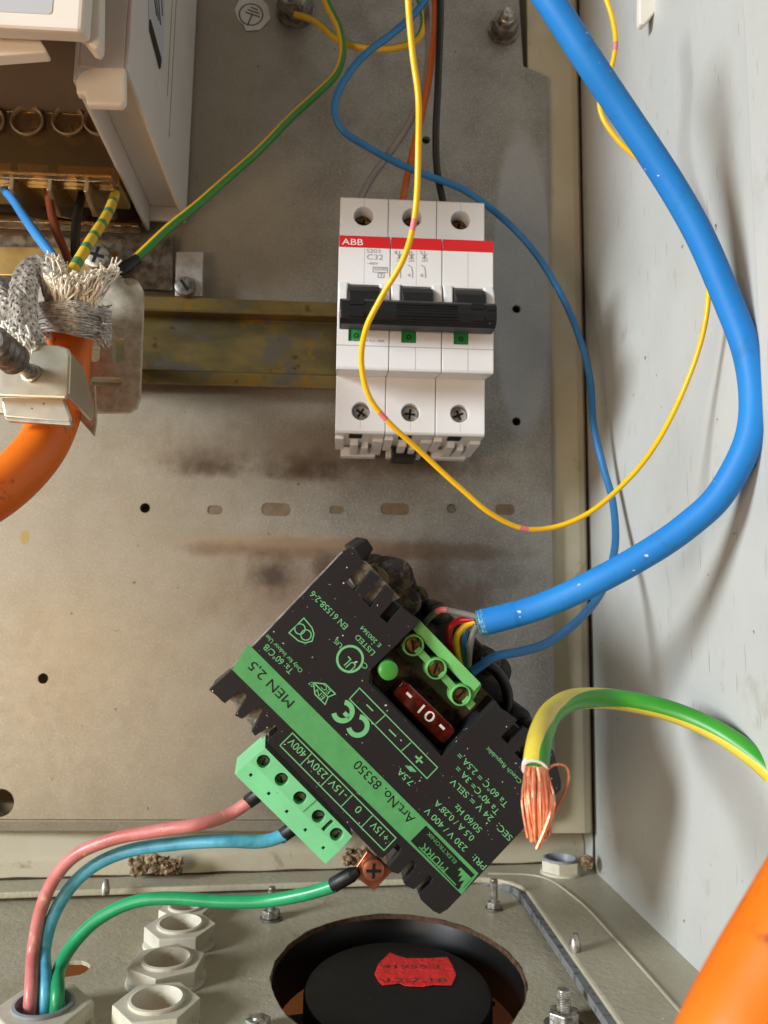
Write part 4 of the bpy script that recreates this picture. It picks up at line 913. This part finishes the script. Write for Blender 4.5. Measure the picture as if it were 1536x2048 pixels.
for i in range(90):
    a = random.uniform(0,6.28); r0 = 2.1*math.sqrt(random.random()); a2 = a+random.uniform(-.5,.5); r1 = r0*random.uniform(.95,1.15)
    o0 = X_*(r0*math.cos(a))+Y_*(r0*math.sin(a)); o1 = X_*(r1*1.25*math.cos(a2))+Y_*(r1*math.sin(a2))
    t0 = P(1070,1532,150); tm = P(1076+random.uniform(-5,5),1605,153); t1 = P(1078+random.uniform(-4,4),1660+random.uniform(-12,24),154)
    L.append(strand(catmull([t0+o0, tm+o1*1.05, t1+o1*.75], 2), .27, 6))
x = mesh('copper_strands', join(*L), 'copper_wire', gyc, smooth=60); x['kind'] = 'stuff'
mesh('stray_strand', strand(catmull(PP([(1088,1545,151),(1108,1530,151),(1130,1532,151),(1138,1552,150),(1128,1585,149),(1112,1620,149),(1098,1650,150)]),.8), .28, 6), 'copper_wire', gyc, smooth=60)
mesh('stray_strand', strand(catmull(PP([(1105,1590,156),(1102,1625,158),(1088,1665,158),(1074,1698,158)]),.8), .5, 8), 'copper_wire', gyc, smooth=60)
# foreground orange cable
wire('orange_cable', [(1790,1480,196),(1722,1610,200),(1662,1740,203),(1602,1860,205),(1532,1990,206),(1474,2100,207),(1424,2210,207)], 8.0, 'orange_cable', 'thick orange cable crossing the corner in front of the floor', 'cable', seg=40)
# wires from the gland to the power supply
gz = WG
def gw(pts): return [WG+V((pts[0][0], pts[0][1], -8)), WG+V((pts[0][0], pts[0][1], 8))] + PP(pts[1:])
def fer(name_parent, a, b): 
    A, B = P(*a), P(*b); d = (B-A); mesh('ferrule', lathe([(1.9,-.2),(2.0,0),(2.0,d.length*.75),(1.8,d.length*.8),(1.2,d.length)], A, d.normalized(), 22), 'black_plastic', name_parent, smooth=40)
o = wire('pink_wire', gw([(-3.4,0),(66,1900,84),(82,1820,84),(112,1755,86),(155,1708,88),(225,1677,90),(310,1663,92),(400,1648,94),(462,1626,90),(502,1600,90)]), 1.75, 'pink_wire', 'scuffed pink wire arching from the gland to the green input terminal', seg=20)
fer(o,(497,1603,89.5),(536,1575,92))
o = wire('light_blue_wire', gw([(0.2,1.0),(88,1900,82),(104,1835,82),(140,1775,82),(190,1732,84),(265,1700,86),(360,1686,88),(450,1683,90),(530,1682,88),(572,1668,88)]), 1.78, 'light_blue_wire', 'light blue wire arching from the gland to the green input terminal', seg=20)
fer(o,(562,1673,87.5),(604,1643,90))
o = wire('green_wire', gw([(3.6,-.6),(118,1938,86),(142,1892,82),(190,1842,80),(265,1806,80),(350,1797,82),(440,1802,84),(530,1803,86),(610,1788,90),(672,1769,94)]), 1.75, ['gy_green_b','gy_yellow_b'], 'green wire with yellow stripe arching from the gland to the copper lug', seg=20, fm=lambda a,s,p: 1 if abs((a-(120))%360) < 62 and p.x > -30 else 0)
fer(o,(666,1770,93.6),(716,1742,96))

# ================================================================== DEBRIS
def clump(px, py, wpx, hpx, n, label, h):
    L = []
    for i in range(n):
        c = P(px+random.uniform(-wpx,wpx), py+random.uniform(-hpx,hpx), h+random.uniform(-1.5,2)); bm = bmesh.new(); bmesh.ops.create_icosphere(bm, subdivisions=2, radius=random.uniform(.5,1.9))
        s = [random.uniform(.35,1.7) for _ in range(3)]
        vs = [c + V((v.co.x*s[0],v.co.y*s[1],v.co.z*s[2]))*random.uniform(.6,1.2) for v in bm.verts]; fs = [tuple(q.index for q in f.verts) for f in bm.faces]; bm.free(); L.append((vs,fs))
    return tag(mesh('debris_clump', join(*L), 'debris'), label, 'debris')
clump(310,1730,52,15,70,'brown and white crumbly debris clump on the sill behind the blue wire',0)
clump(712,1712,22,16,34,'brown crumbly debris clump behind the earth lug',-6)
clump(1172,1722,11,9,26,'dark dirty residue in the floor corner by the side wall',-1)
for o in bpy.data.objects:
    if '_b' in o: del o['_b']
